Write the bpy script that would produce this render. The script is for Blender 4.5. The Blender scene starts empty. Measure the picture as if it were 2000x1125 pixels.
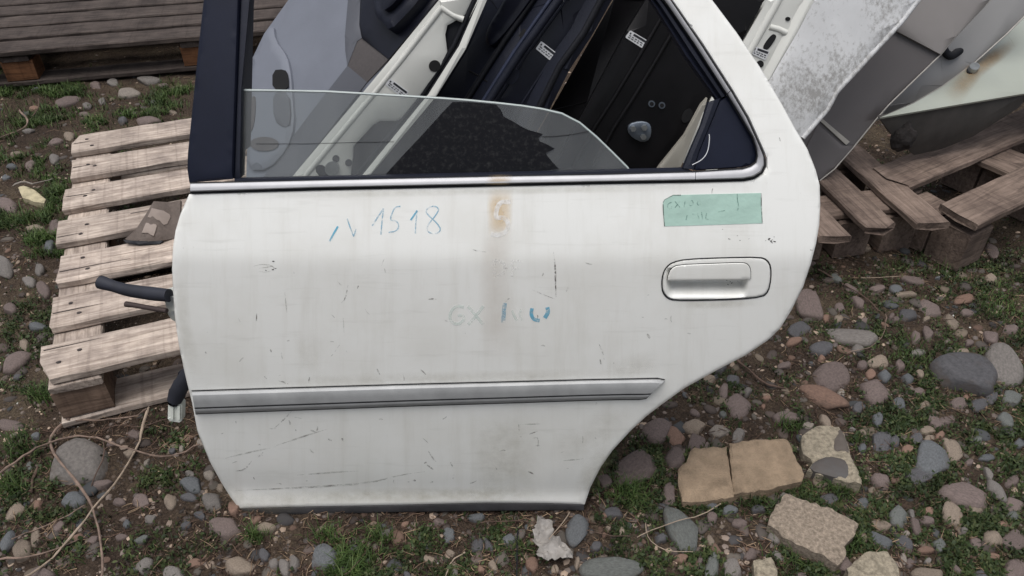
import bpy, bmesh, math, random
import numpy as np
from mathutils import Vector, Matrix
from mathutils.geometry import delaunay_2d_cdt

random.seed(7); rng = np.random.default_rng(11)
scn = bpy.context.scene
COL = scn.collection

# ------------------------------------------------------------------ camera
CAM_H = 1.25; FPX = 1520.0; PITCH = math.radians(38.1156)
cam = bpy.data.cameras.new('camera'); camo = bpy.data.objects.new('camera', cam); COL.objects.link(camo)
camo.location = (0, 0, CAM_H); camo.rotation_euler = (math.pi/2 - PITCH, 0, 0)
cam.sensor_width = 36; cam.lens = 36*FPX/2000; cam.clip_start = .02; cam.clip_end = 600
scn.camera = camo

# ------------------------------------------------------------------ sky, sun, exposure
SUN_EL, SUN_AZ = math.radians(79), math.radians(215)      # azimuth measured from +y towards +x
w = bpy.data.worlds.new('World'); scn.world = w; w.use_nodes = True
nt = w.node_tree; nt.nodes.clear()
sky = nt.nodes.new('ShaderNodeTexSky'); sky.sky_type = 'NISHITA'; sky.sun_disc = False
sky.sun_elevation = SUN_EL; sky.sun_rotation = SUN_AZ; sky.dust_density = 4; sky.air_density = 1.0; sky.ozone_density = 1.0
hs = nt.nodes.new('ShaderNodeHueSaturation'); hs.inputs['Saturation'].default_value = .45
bg = nt.nodes.new('ShaderNodeBackground'); bg.inputs['Strength'].default_value = .075
wo = nt.nodes.new('ShaderNodeOutputWorld')
nt.links.new(sky.outputs[0], hs.inputs['Color']); nt.links.new(hs.outputs[0], bg.inputs[0]); nt.links.new(bg.outputs[0], wo.inputs[0])
sl = bpy.data.lights.new('sun', 'SUN'); sl.energy = 1.5; sl.angle = math.radians(50); sl.color = (1, .985, .965)
so = bpy.data.objects.new('sun', sl); COL.objects.link(so)
so.rotation_euler = (math.pi/2 - SUN_EL, 0, math.pi - SUN_AZ)
vs = scn.view_settings; vs.view_transform = 'Standard'; vs.look = 'None'; vs.exposure = 0.72; vs.gamma = 1; vs.use_curve_mapping = False
try: scn.cycles.max_bounces = 8; scn.cycles.transparent_max_bounces = 12; scn.cycles.use_denoising = True
except Exception: pass

# ------------------------------------------------------------------ photograph pixel -> place helpers (survey of the yard)
CP, SP = math.cos(PITCH), math.sin(PITCH)
CAMV = Vector((0, 0, CAM_H))
def ray(x, y):
    X = (x-1000)/FPX; Y = -(y-562.5)/FPX
    return Vector((X, CP+Y*SP, -SP+Y*CP))
def gz(x, y, z=0.0):
    r = ray(x, y); return CAMV + r*((z-CAM_H)/r.z)
class Plane:
    def __init__(s, y0, lean=0, yaw=0, x0=0, z0=0):
        a, b = math.radians(lean), math.radians(yaw)
        s.o = Vector((x0, y0, z0)); s.h = Vector((math.cos(b), math.sin(b), 0))
        s.u = Vector((-math.sin(b)*math.sin(a), math.cos(b)*math.sin(a), math.cos(a)))
        s.n = s.h.cross(s.u)
    @classmethod
    def pts(c, o, a, b):
        s = c.__new__(c); s.o = o; s.h = a.normalized(); s.n = a.cross(b).normalized()
        if s.n.dot(CAMV-o) < 0: s.n = -s.n
        s.u = s.n.cross(s.h); return s
    def at(s, x, y, off=0):
        r = ray(x, y); p = s.o + s.n*off
        return CAMV + r*((p-CAMV).dot(s.n)/r.dot(s.n))
    def uv(s, p): d = p-s.o; return d.dot(s.h), d.dot(s.u)
    def p3(s, u, v, off=0): return s.o + s.h*u + s.u*v + s.n*off

# ------------------------------------------------------------------ materials
def lin(r, g, b):
    f = lambda c: (c/255/12.92 if c/255 <= .04045 else ((c/255+.055)/1.055)**2.4)
    return (f(r), f(g), f(b), 1)
MATS = {}
def N(t, kind, **kw):
    n = t.nodes.new(kind)
    for k, v in kw.items():
        if k in n.inputs: n.inputs[k].default_value = v
        else: setattr(n, k, v)
    return n
def mat(name, col, rough=.6, var=.15, scale=30, bump=0, bscale=120, metal=0, coat=0, col2=None, stretch=None, rnd=0, spec=.5, detail=6):
    """plain procedural material: noise mottled colour, fine relief, random shift per object"""
    if name in MATS: return MATS[name]
    m = bpy.data.materials.new(name); m.use_nodes = True; t = m.node_tree; L = t.links.new
    b = t.nodes['Principled BSDF']; b.inputs['Roughness'].default_value = rough; b.inputs['Metallic'].default_value = metal
    b.inputs['Coat Weight'].default_value = coat; b.inputs['Coat Roughness'].default_value = .06
    b.inputs['Specular IOR Level'].default_value = spec
    tc = N(t, 'ShaderNodeTexCoord'); mp = N(t, 'ShaderNodeMapping'); L(tc.outputs['Object'], mp.inputs[0])
    if stretch: mp.inputs['Scale'].default_value = stretch
    oi = N(t, 'ShaderNodeObjectInfo')
    cmb = N(t, 'ShaderNodeVectorMath', operation='ADD'); L(mp.outputs[0], cmb.inputs[0])
    sc = N(t, 'ShaderNodeMath', operation='MULTIPLY'); L(oi.outputs['Random'], sc.inputs[0]); sc.inputs[1].default_value = 37.0
    L(sc.outputs[0], cmb.inputs[1])
    no = N(t, 'ShaderNodeTexNoise'); no.inputs['Scale'].default_value = scale; no.inputs['Detail'].default_value = detail; no.inputs['Roughness'].default_value = .62
    L(cmb.outputs[0], no.inputs['Vector'])
    cr = N(t, 'ShaderNodeValToRGB'); L(no.outputs['Fac'], cr.inputs[0])
    c2 = col2 or tuple(min(1, c*(1+var)) for c in col[:3])+(1,)
    c1 = tuple(c*(1-var) for c in col[:3])+(1,)
    cr.color_ramp.elements[0].position = .32; cr.color_ramp.elements[0].color = c1
    cr.color_ramp.elements[1].position = .68; cr.color_ramp.elements[1].color = c2
    out = cr.outputs[0]
    if rnd:
        mr = N(t, 'ShaderNodeMapRange'); L(oi.outputs['Random'], mr.inputs[0]); mr.inputs[3].default_value = 1-rnd; mr.inputs[4].default_value = 1+rnd
        h = N(t, 'ShaderNodeHueSaturation'); L(out, h.inputs['Color']); L(mr.outputs[0], h.inputs['Value']); out = h.outputs[0]
    L(out, b.inputs['Base Color'])
    if bump:
        n2 = N(t, 'ShaderNodeTexNoise'); n2.inputs['Scale'].default_value = bscale; n2.inputs['Detail'].default_value = 5; L(cmb.outputs[0], n2.inputs['Vector'])
        bp = N(t, 'ShaderNodeBump'); bp.inputs['Strength'].default_value = bump; bp.inputs['Distance'].default_value = .004
        L(n2.outputs['Fac'], bp.inputs['Height']); L(bp.outputs[0], b.inputs['Normal'])
    MATS[name] = m; return m

def wood(name, light, dark, rnd=.12, grey=.0):
    """sawn softwood: long grain along local X, saw marks across it, dark weather stains"""
    m = bpy.data.materials.new(name); m.use_nodes = True; t = m.node_tree; L = t.links.new
    b = t.nodes['Principled BSDF']; b.inputs['Roughness'].default_value = .85; b.inputs['Specular IOR Level'].default_value = .2
    tc = N(t, 'ShaderNodeTexCoord'); oi = N(t, 'ShaderNodeObjectInfo')
    sc = N(t, 'ShaderNodeMath', operation='MULTIPLY'); L(oi.outputs['Random'], sc.inputs[0]); sc.inputs[1].default_value = 53.0
    ad = N(t, 'ShaderNodeVectorMath', operation='ADD'); L(tc.outputs['Object'], ad.inputs[0]); L(sc.outputs[0], ad.inputs[1])
    m1 = N(t, 'ShaderNodeMapping'); m1.inputs['Scale'].default_value = (7, 95, 95); L(ad.outputs[0], m1.inputs[0])
    g = N(t, 'ShaderNodeTexNoise'); g.inputs['Scale'].default_value = 1; g.inputs['Detail'].default_value = 7; g.inputs['Roughness'].default_value = .65; g.inputs['Distortion'].default_value = .8; L(m1.outputs[0], g.inputs['Vector'])
    r = N(t, 'ShaderNodeValToRGB'); L(g.outputs['Fac'], r.inputs[0])
    r.color_ramp.elements[0].position = .3; r.color_ramp.elements[0].color = dark
    r.color_ramp.elements[1].position = .62; r.color_ramp.elements[1].color = light
    # blotchy weathering
    s = N(t, 'ShaderNodeTexNoise'); s.inputs['Scale'].default_value = 9; s.inputs['Detail'].default_value = 8; s.inputs['Roughness'].default_value = .7; L(ad.outputs[0], s.inputs['Vector'])
    sr = N(t, 'ShaderNodeValToRGB'); L(s.outputs['Fac'], sr.inputs[0]); sr.color_ramp.elements[0].position = .36; sr.color_ramp.elements[0].color = (.55, .54, .55, 1); sr.color_ramp.elements[1].position = .6; sr.color_ramp.elements[1].color = (1.0, 1, 1, 1)
    mx = N(t, 'ShaderNodeMix', data_type='RGBA', blend_type='MULTIPLY'); mx.inputs[0].default_value = 1; L(r.outputs[0], mx.inputs[6]); L(sr.outputs[0], mx.inputs[7])
    # saw marks
    m3 = N(t, 'ShaderNodeMapping'); m3.inputs['Scale'].default_value = (90, 2, 2); L(ad.outputs[0], m3.inputs[0])
    k = N(t, 'ShaderNodeTexNoise'); k.inputs['Scale'].default_value = 1; k.inputs['Detail'].default_value = 3; L(m3.outputs[0], k.inputs['Vector'])
    kr = N(t, 'ShaderNodeValToRGB'); L(k.outputs['Fac'], kr.inputs[0]); kr.color_ramp.elements[0].position = .34; kr.color_ramp.elements[0].color = (.68, .66, .66, 1); kr.color_ramp.elements[1].position = .46; kr.color_ramp.elements[1].color = (1, 1, 1, 1)
    mx2 = N(t, 'ShaderNodeMix', data_type='RGBA', blend_type='MULTIPLY'); mx2.inputs[0].default_value = .55; L(mx.outputs[2], mx2.inputs[6]); L(kr.outputs[0], mx2.inputs[7])
    h = N(t, 'ShaderNodeHueSaturation'); L(mx2.outputs[2], h.inputs['Color'])
    mr = N(t, 'ShaderNodeMapRange'); L(oi.outputs['Random'], mr.inputs[0]); mr.inputs[3].default_value = 1-rnd; mr.inputs[4].default_value = 1+rnd
    L(mr.outputs[0], h.inputs['Value']); L(h.outputs[0], b.inputs['Base Color'])
    bp = N(t, 'ShaderNodeBump'); bp.inputs['Strength'].default_value = .8; bp.inputs['Distance'].default_value = .003; L(g.outputs['Fac'], bp.inputs['Height']); L(bp.outputs[0], b.inputs['Normal'])
    return m

# ------------------------------------------------------------------ object helpers
def tag(o, label=None, cat=None, group=None, kind=None):
    if label: o['label'] = label
    if cat: o['category'] = cat
    if group: o['group'] = group
    if kind: o['kind'] = kind
    return o
def empty(name, loc, rz=0, **kw):
    o = bpy.data.objects.new(name, None); COL.objects.link(o); o.location = loc; o.rotation_euler = (0, 0, rz); o.empty_display_size = .05
    tag(o, **kw); return o
def link(name, me, m, parent=None, smooth=False, world=True):
    """link a mesh given in world coordinates; a parent only groups it (keeps it in place)"""
    o = bpy.data.objects.new(name, me); COL.objects.link(o)
    if m is not None: me.materials.append(m)
    if smooth:
        me.polygons.foreach_set('use_smooth', [True]*len(me.polygons))
    if parent is not None:
        o.parent = parent
        if world: o.matrix_parent_inverse = wm(parent).inverted()
    return o
def wm(o):
    m = Matrix.LocRotScale(o.location, o.rotation_euler, o.scale)
    if o.parent: m = wm(o.parent) @ o.matrix_parent_inverse @ m
    return m
def pyd(name, v, f, m, parent=None, smooth=False):
    me = bpy.data.meshes.new(name); me.from_pydata([tuple(p) for p in v], [], f); me.update()
    return link(name, me, m, parent, smooth)
def subdiv_poly(pts, step, closed=True):
    out = []
    n = len(pts)
    for i in range(n if closed else n-1):
        a, b = pts[i], pts[(i+1) % n]; d = math.dist(a, b); k = max(1, int(d/step))
        for j in range(k): out.append((a[0]+(b[0]-a[0])*j/k, a[1]+(b[1]-a[1])*j/k))
    if not closed: out.append(tuple(pts[-1]))
    return out
def smooth_poly(pts, it=2, closed=True):
    """Chaikin corner cutting"""
    for _ in range(it):
        q = []
        n = len(pts)
        rg = range(n) if closed else range(n-1)
        if not closed: q.append(pts[0])
        for i in rg:
            a, b = pts[i], pts[(i+1) % n]
            q.append((a[0]*.75+b[0]*.25, a[1]*.75+b[1]*.25)); q.append((a[0]*.25+b[0]*.75, a[1]*.25+b[1]*.75))
        if not closed: q.append(pts[-1])
        pts = q
    return pts
def _chunks(n, m): return max(1, int(2e6/max(1, m)))
def inpoly(P, x, y):
    """vectorised point in polygon"""
    P = np.asarray(P, float); x = np.asarray(x, float).ravel(); y = np.asarray(y, float).ravel(); Q = np.roll(P, 1, 0); out = np.zeros(len(x), bool); k = _chunks(len(x), len(P))
    dy = Q[:, 1]-P[:, 1]; dy = np.where(dy == 0, 1e-9, dy); sl = (Q[:, 0]-P[:, 0])/dy
    for s in range(0, len(x), k):
        X = x[s:s+k, None]; Y = y[s:s+k, None]
        c = ((P[None, :, 1] > Y) != (Q[None, :, 1] > Y)) & (X < sl*(Y-P[None, :, 1])+P[None, :, 0]); out[s:s+k] = c.sum(1) % 2 == 1
    return out
def edge_dist(P, x, y):
    P = np.asarray(P, float); Q = np.roll(P, -1, 0); ab = Q-P; L2 = (ab**2).sum(1)+1e-12; x = np.asarray(x, float).ravel(); y = np.asarray(y, float).ravel(); out = np.empty(len(x)); k = _chunks(len(x), len(P))
    for s in range(0, len(x), k):
        X = x[s:s+k, None]-P[None, :, 0]; Y = y[s:s+k, None]-P[None, :, 1]
        t = np.clip((X*ab[:, 0]+Y*ab[:, 1])/L2, 0, 1); out[s:s+k] = np.sqrt(((X-t*ab[:, 0])**2+(Y-t*ab[:, 1])**2).min(1))
    return out
def cdt_fill(P, step, hole=None, rings=()):
    """fill polygon P (2D) with a fine triangle sheet; rings: extra inset distances"""
    P = [tuple(p) for p in P]; A = np.array(P)
    pts = list(P); edges = [(i, (i+1) % len(P)) for i in range(len(P))]
    if hole:
        k = len(pts); pts += [tuple(p) for p in hole]; edges += [(k+i, k+(i+1) % len(hole)) for i in range(len(hole))]
    gx, gy = np.meshgrid(np.arange(A[:, 0].min()+step/2, A[:, 0].max(), step), np.arange(A[:, 1].min()+step/2, A[:, 1].max(), step*.9))
    gx = gx + (np.arange(gx.shape[0])[:, None] % 2)*step/2
    gx = gx.ravel(); gy = gy.ravel(); ok = inpoly(P, gx, gy) & (edge_dist(P, gx, gy) > step*.55)
    if hole: ok &= ~inpoly(hole, gx, gy) & (edge_dist(hole, gx, gy) > step*.5)
    pts += list(zip(gx[ok].tolist(), gy[ok].tolist()))
    for r in rings:
        n = len(P); area = .5*sum(P[i][0]*P[(i+1) % n][1]-P[(i+1) % n][0]*P[i][1] for i in range(n)); sg = 1 if area > 0 else -1
        T = np.roll(A, -1, 0)-np.roll(A, 1, 0); l = np.hypot(T[:, 0], T[:, 1]); l[l == 0] = 1
        q = np.stack([A[:, 0]-sg*T[:, 1]/l*r, A[:, 1]+sg*T[:, 0]/l*r], -1)
        ok = inpoly(P, q[:, 0], q[:, 1]) & (edge_dist(P, q[:, 0], q[:, 1]) > r*.9); pts += [tuple(k) for k in q[ok].tolist()]
    vo, eo, fo, *_ = delaunay_2d_cdt([Vector(p) for p in pts], edges, [], 0, 1e-6)
    V = np.array([tuple(v) for v in vo]); F = np.array([f for f in fo if len(f) == 3])
    c = V[F].mean(1); ok = inpoly(P, c[:, 0], c[:, 1])
    if hole: ok &= ~inpoly(hole, c[:, 0], c[:, 1])
    F = F[ok]
    a, b, c = V[F[:, 0]], V[F[:, 1]], V[F[:, 2]]
    flip = ((b-a)[:, 0]*(c-a)[:, 1]-(b-a)[:, 1]*(c-a)[:, 0]) < 0
    F[flip] = F[flip][:, ::-1]
    return V, F
def prune(V, F):
    used = np.unique(F); mp = -np.ones(len(V), int); mp[used] = np.arange(len(used)); return V[used], mp[F]
def solid_sheet(name, P3, F, thickdir, m, parent, smooth=True, uv=None):
    """closed sheet: top vertices P3, faces F, back copy moved by thickdir (vector or array)"""
    P3 = np.asarray(P3); n = len(P3); back = P3+np.asarray(thickdir)
    from collections import Counter
    cnt = {}
    for f in F:
        for i in range(3):
            a, b = int(f[i]), int(f[(i+1) % 3]); cnt[(a, b)] = 1
    side = [(a, b) for (a, b) in cnt if (b, a) not in cnt]
    faces = [tuple(int(i) for i in f) for f in F]+[tuple(int(i)+n for i in f[::-1]) for f in F]+[(b, a, a+n, b+n) for a, b in side]
    me = bpy.data.meshes.new(name); me.from_pydata(np.vstack([P3, back]).tolist(), [], faces); me.update()
    o = link(name, me, m, parent)
    if smooth:
        ns = len(F); sm = [True]*ns+[False]*(len(faces)-ns)
        me.polygons.foreach_set('use_smooth', sm)
        me.set_sharp_from_angle(angle=math.radians(38))
    if uv is not None:
        ul = me.uv_layers.new(name='UVMap'); U = np.vstack([uv, uv]); li = np.empty(len(me.loops), int); me.loops.foreach_get('vertex_index', li)
        ul.data.foreach_set('uv', U[li].ravel())
    return o
def slab_px(name, poly, plane, thick, m, parent=None, off=0, bev=.003, sm=0, label=None, cat=None, group=None, vec=None, bulge=None, step=None):
    """a flat piece whose outline was surveyed on `plane`; real thickness, softened edges"""
    if sm: poly = smooth_poly(poly, sm)
    P = [plane.uv(plane.at(x, y, off)) for x, y in poly]
    P = np.array(P)
    V, F = cdt_fill([tuple(p) for p in P], step or max(.012, np.ptp(P[:, 0])/14), rings=(bev,) if bev else ())
    V, F = prune(V, F)
    d = edge_dist(P, V[:, 0], V[:, 1]) if bev else np.full(len(V), 1.)
    z = np.where(d < bev*.5, off-bev*.7, off) if bev else np.full(len(V), off)
    if bulge is not None: z = z+bulge(V[:, 0], V[:, 1])
    P3 = np.array([tuple(plane.p3(V[i, 0], V[i, 1], z[i])) for i in range(len(V))])
    # orient to the viewer's side
    nn = np.array(plane.n)
    o = solid_sheet(name, P3, F, (np.array(vec) if vec is not None else -nn*thick), m, parent)
    tag(o, label, cat, group); return o
def tube(name, pts, r, m, parent=None, seg=8, cap=True):
    """tapered round bar along world points, r a number or list"""
    pts = [Vector(p) for p in pts]; n = len(pts); rs = r if isinstance(r, (list, tuple)) else [r]*n
    v, f = [], []; up = Vector((.3, .2, 1)).normalized()
    for i, p in enumerate(pts):
        t = (pts[min(i+1, n-1)]-pts[max(i-1, 0)]).normalized(); a = t.cross(up)
        if a.length < .1: a = t.cross(Vector((1, 0, 0)))
        a.normalize(); b = t.cross(a)
        for k in range(seg): an = 2*math.pi*k/seg; v.append(p+(a*math.cos(an)+b*math.sin(an))*rs[i])
    for i in range(n-1):
        for k in range(seg): f.append((i*seg+k, i*seg+(k+1) % seg, (i+1)*seg+(k+1) % seg, (i+1)*seg+k))
    if cap: f.append(tuple(range(seg-1, -1, -1))); f.append(tuple(range((n-1)*seg, n*seg)))
    o = pyd(name, v, f, m, parent, True)
    o.data.set_sharp_from_angle(angle=math.radians(50)); return o

# numpy value noise used for the lie of the land
_tab = rng.random((256, 256))
def vnoise(x, y):
    xi = np.floor(x).astype(int); yi = np.floor(y).astype(int); fx = x-xi; fy = y-yi
    fx = fx*fx*(3-2*fx); fy = fy*fy*(3-2*fy)
    T = lambda a, b: _tab[a & 255, b & 255]
    return (T(xi, yi)*(1-fx)+T(xi+1, yi)*fx)*(1-fy)+(T(xi, yi+1)*(1-fx)+T(xi+1, yi+1)*fx)*fy
def fbm(x, y, o=4):
    s = 0; a = .5; 
    for i in range(o): s = s+a*vnoise(x*2**i+i*17.3, y*2**i+i*9.1); a *= .5
    return s/(1-.5**o)
def ground_h(x, y):
    x = np.asarray(x, float); y = np.asarray(y, float)
    return -.014+.028*(fbm(x*1.7+5, y*1.7+3, 3)-.5)+.016*(fbm(x*11, y*11, 3)-.5)+.010*(fbm(x*38, y*38, 3)-.5)
def gh(x, y): return float(ground_h(np.array([x]), np.array([y]))[0])

# ================================================================== GROUND
def soil_mat():
    m = bpy.data.materials.new('soil'); m.use_nodes = True; t = m.node_tree; L = t.links.new
    b = t.nodes['Principled BSDF']; b.inputs['Roughness'].default_value = .95; b.inputs['Specular IOR Level'].default_value = .15
    tc = N(t, 'ShaderNodeTexCoord')
    a = N(t, 'ShaderNodeTexNoise'); a.inputs['Scale'].default_value = 5; a.inputs['Detail'].default_value = 9; a.inputs['Roughness'].default_value = .7; L(tc.outputs['Object'], a.inputs['Vector'])
    r = N(t, 'ShaderNodeValToRGB'); L(a.outputs['Fac'], r.inputs[0])
    e = r.color_ramp.elements; e[0].position = .3; e[0].color = (.028, .021, .017, 1); e[1].position = .72; e[1].color = (.10, .082, .058, 1)
    k = e.new(.5); k.color = (.052, .039, .030, 1)
    g = N(t, 'ShaderNodeTexNoise'); g.inputs['Scale'].default_value = 160; g.inputs['Detail'].default_value = 6; g.inputs['Roughness'].default_value = .75; L(tc.outputs['Object'], g.inputs['Vector'])
    gr = N(t, 'ShaderNodeValToRGB'); L(g.outputs['Fac'], gr.inputs[0]); gr.color_ramp.elements[0].position = .3; gr.color_ramp.elements[0].color = (.45, .44, .43, 1); gr.color_ramp.elements[1].position = .72; gr.color_ramp.elements[1].color = (1.75, 1.65, 1.55, 1)
    mx = N(t, 'ShaderNodeMix', data_type='RGBA', blend_type='MULTIPLY'); mx.inputs[0].default_value = 1; L(r.outputs[0], mx.inputs[6]); L(gr.outputs[0], mx.inputs[7])
    L(mx.outputs[2], b.inputs['Base Color'])
    v = N(t, 'ShaderNodeTexVoronoi'); v.inputs['Scale'].default_value = 190; L(tc.outputs['Object'], v.inputs['Vector'])
    ad = N(t, 'ShaderNodeMath', operation='ADD'); L(g.outputs['Fac'], ad.inputs[0]); L(v.outputs['Distance'], ad.inputs[1])
    bp = N(t, 'ShaderNodeBump'); bp.inputs['Strength'].default_value = .9; bp.inputs['Distance'].default_value = .006; L(ad.outputs[0], bp.inputs['Height']); L(bp.outputs[0], b.inputs['Normal'])
    return m
def axis(lo, hi, d, far):
    a = list(np.arange(lo, hi+d/2, d)); s = d; x = a[-1]
    while x < far: s *= 1.5; x += s; a.append(x)
    s = d; x = a[0]; pre = []
    while x > -far: s *= 1.5; x -= s; pre.append(x)
    return np.array(pre[::-1]+a)
gxs = axis(-2.7, 2.3, .0125, 250); gys = axis(.62, 3.7, .0125, 250)
GX, GY = np.meshgrid(gxs, gys); GZ = ground_h(GX, GY)
nx, ny = len(gxs), len(gys)
idx = np.arange(nx*ny).reshape(ny, nx)
quads = np.stack([idx[:-1, :-1], idx[:-1, 1:], idx[1:, 1:], idx[1:, :-1]], -1).reshape(-1, 4)
def fast_mesh(name, V, F):
    V = np.asarray(V, np.float32); F = np.asarray(F, np.int32); k = F.shape[1]
    me = bpy.data.meshes.new(name); me.vertices.add(len(V)); me.vertices.foreach_set('co', V.ravel())
    me.loops.add(F.size); me.loops.foreach_set('vertex_index', F.ravel())
    me.polygons.add(len(F)); me.polygons.foreach_set('loop_start', np.arange(0, F.size, k, dtype=np.int32))
    me.update(calc_edges=True); return me
me = fast_mesh('ground', np.stack([GX, GY, GZ], -1).reshape(-1, 3), quads)
ground = link('ground', me, soil_mat(), smooth=True); ground['kind'] = 'structure'

# ------------------------------------------------------------------ stones set in the ground (pieces of the ground)
STONE = {k: mat('stone_'+k, lin(*c), rough=.75, var=.28, scale=9, bump=.35, bscale=60, rnd=.14, detail=9, spec=.3) for k, c in dict(
    g=(104, 99, 95), d=(76, 75, 77), p=(100, 88, 84), r=(114, 91, 79), t=(120, 108, 96), b=(86, 88, 90), l=(120, 112, 104), n=(92, 94, 91)).items()}
def stone_mesh(i, sub=3):
    bm = bmesh.new(); bmesh.ops.create_icosphere(bm, subdivisions=sub, radius=1)
    r = random.Random(i*13+5); ph = [r.uniform(0, 6) for _ in range(9)]; ex = r.uniform(2.0, 2.9)
    cuts = [(Vector((r.uniform(-1, 1), r.uniform(-1, 1), r.uniform(-.1, .5))).normalized(), r.uniform(.66, .92)) for _ in range(r.randint(2, 7))]+[(Vector((r.uniform(-.25, .25), r.uniform(-.25, .25), 1)).normalized(), r.uniform(.6, .85))]
    for v in bm.verts:
        p = v.co.copy()
        k = (abs(p.x)**ex+abs(p.y)**ex+abs(p.z)**ex)**(-1/ex); p *= k
        p *= 1+.07*math.sin(2.1*p.x+ph[0])*math.sin(2.3*p.y+ph[1])+.05*math.sin(3.3*p.y+ph[2]+p.z)+.03*math.sin(5*p.x+ph[3])*math.sin(4.6*p.y+ph[4])
        for n, d in cuts:
            q = p.dot(n)-d
            if q > 0: p -= n*q*.85
        p.x *= 1+.18*p.y*math.sin(ph[5]); v.co = p
    me = bpy.data.meshes.new('stone'); bm.to_mesh(me); bm.free()
    me.polygons.foreach_set('use_smooth', [True]*len(me.polygons)); me.materials.append(STONE['g']); return me
for m_ in STONE.values():
    t = m_.node_tree; L = t.links.new; b = t.nodes['Principled BSDF']; src = b.inputs['Base Color'].links[0].from_socket
    tc = N(t, 'ShaderNodeTexCoord'); n1 = N(t, 'ShaderNodeTexNoise'); n1.inputs['Scale'].default_value = 2.2; n1.inputs['Detail'].default_value = 9; n1.inputs['Roughness'].default_value = .72; L(tc.outputs['Object'], n1.inputs['Vector'])
    sp = N(t, 'ShaderNodeSeparateXYZ'); L(tc.outputs['Object'], sp.inputs[0])
    ma = N(t, 'ShaderNodeMath', operation='MULTIPLY_ADD'); L(sp.outputs[2], ma.inputs[0]); ma.inputs[1].default_value = -.28; L(n1.outputs['Fac'], ma.inputs[2])
    mr = N(t, 'ShaderNodeMapRange'); L(ma.outputs[0], mr.inputs[0]); mr.inputs[1].default_value = .36; mr.inputs[2].default_value = .62; mr.inputs[4].default_value = .8; mr.clamp = True
    mx = N(t, 'ShaderNodeMix', data_type='RGBA'); L(mr.outputs[0], mx.inputs[0]); L(src, mx.inputs[6]); mx.inputs[7].default_value = lin(74, 64, 56); L(mx.outputs[2], b.inputs['Base Color'])
STONES = [stone_mesh(i) for i in range(28)]
placed = []
def add_stone(x, y, a, b, ang, colr, hz=None, sink=.35):
    """a = semi length, b = semi width in metres"""
    o = bpy.data.objects.new('stone', random.choice(STONES)); COL.objects.link(o); o.parent = ground
    hz = hz or (.42*min(a, b)+.008)
    o.location = (x, y, gh(x, y)+hz*random.uniform(-.25, .12)); o.rotation_euler = (random.uniform(-.12, .12), random.uniform(-.12, .12), ang+random.choice((0, math.pi)))
    o.scale = (a, b, hz)
    o.material_slots[0].link = 'OBJECT'; o.material_slots[0].material = STONE[colr]
    placed.append((x, y, max(a, b), min(a, b))); return o
def stone_px(cx, cy, wd, ht, ang=0, colr='g'):
    c = gz(cx, cy+ht*.06, 0); an = math.radians(ang); ca, sa = math.cos(an), math.sin(an)
    A = gz(cx+ca*wd/2, cy-sa*wd/2)-gz(cx-ca*wd/2, cy+sa*wd/2); B = gz(cx+sa*ht/2, cy+ca*ht/2)-gz(cx-sa*ht/2, cy-ca*ht/2)
    M = np.array([[A.x, B.x], [A.y, B.y]])/2; U, S, _ = np.linalg.svd(M)
    add_stone(c.x, c.y, S[0]*1.16, max(S[1], S[0]*.42)*1.08, math.atan2(U[1, 0], U[0, 0]), colr)
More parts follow.
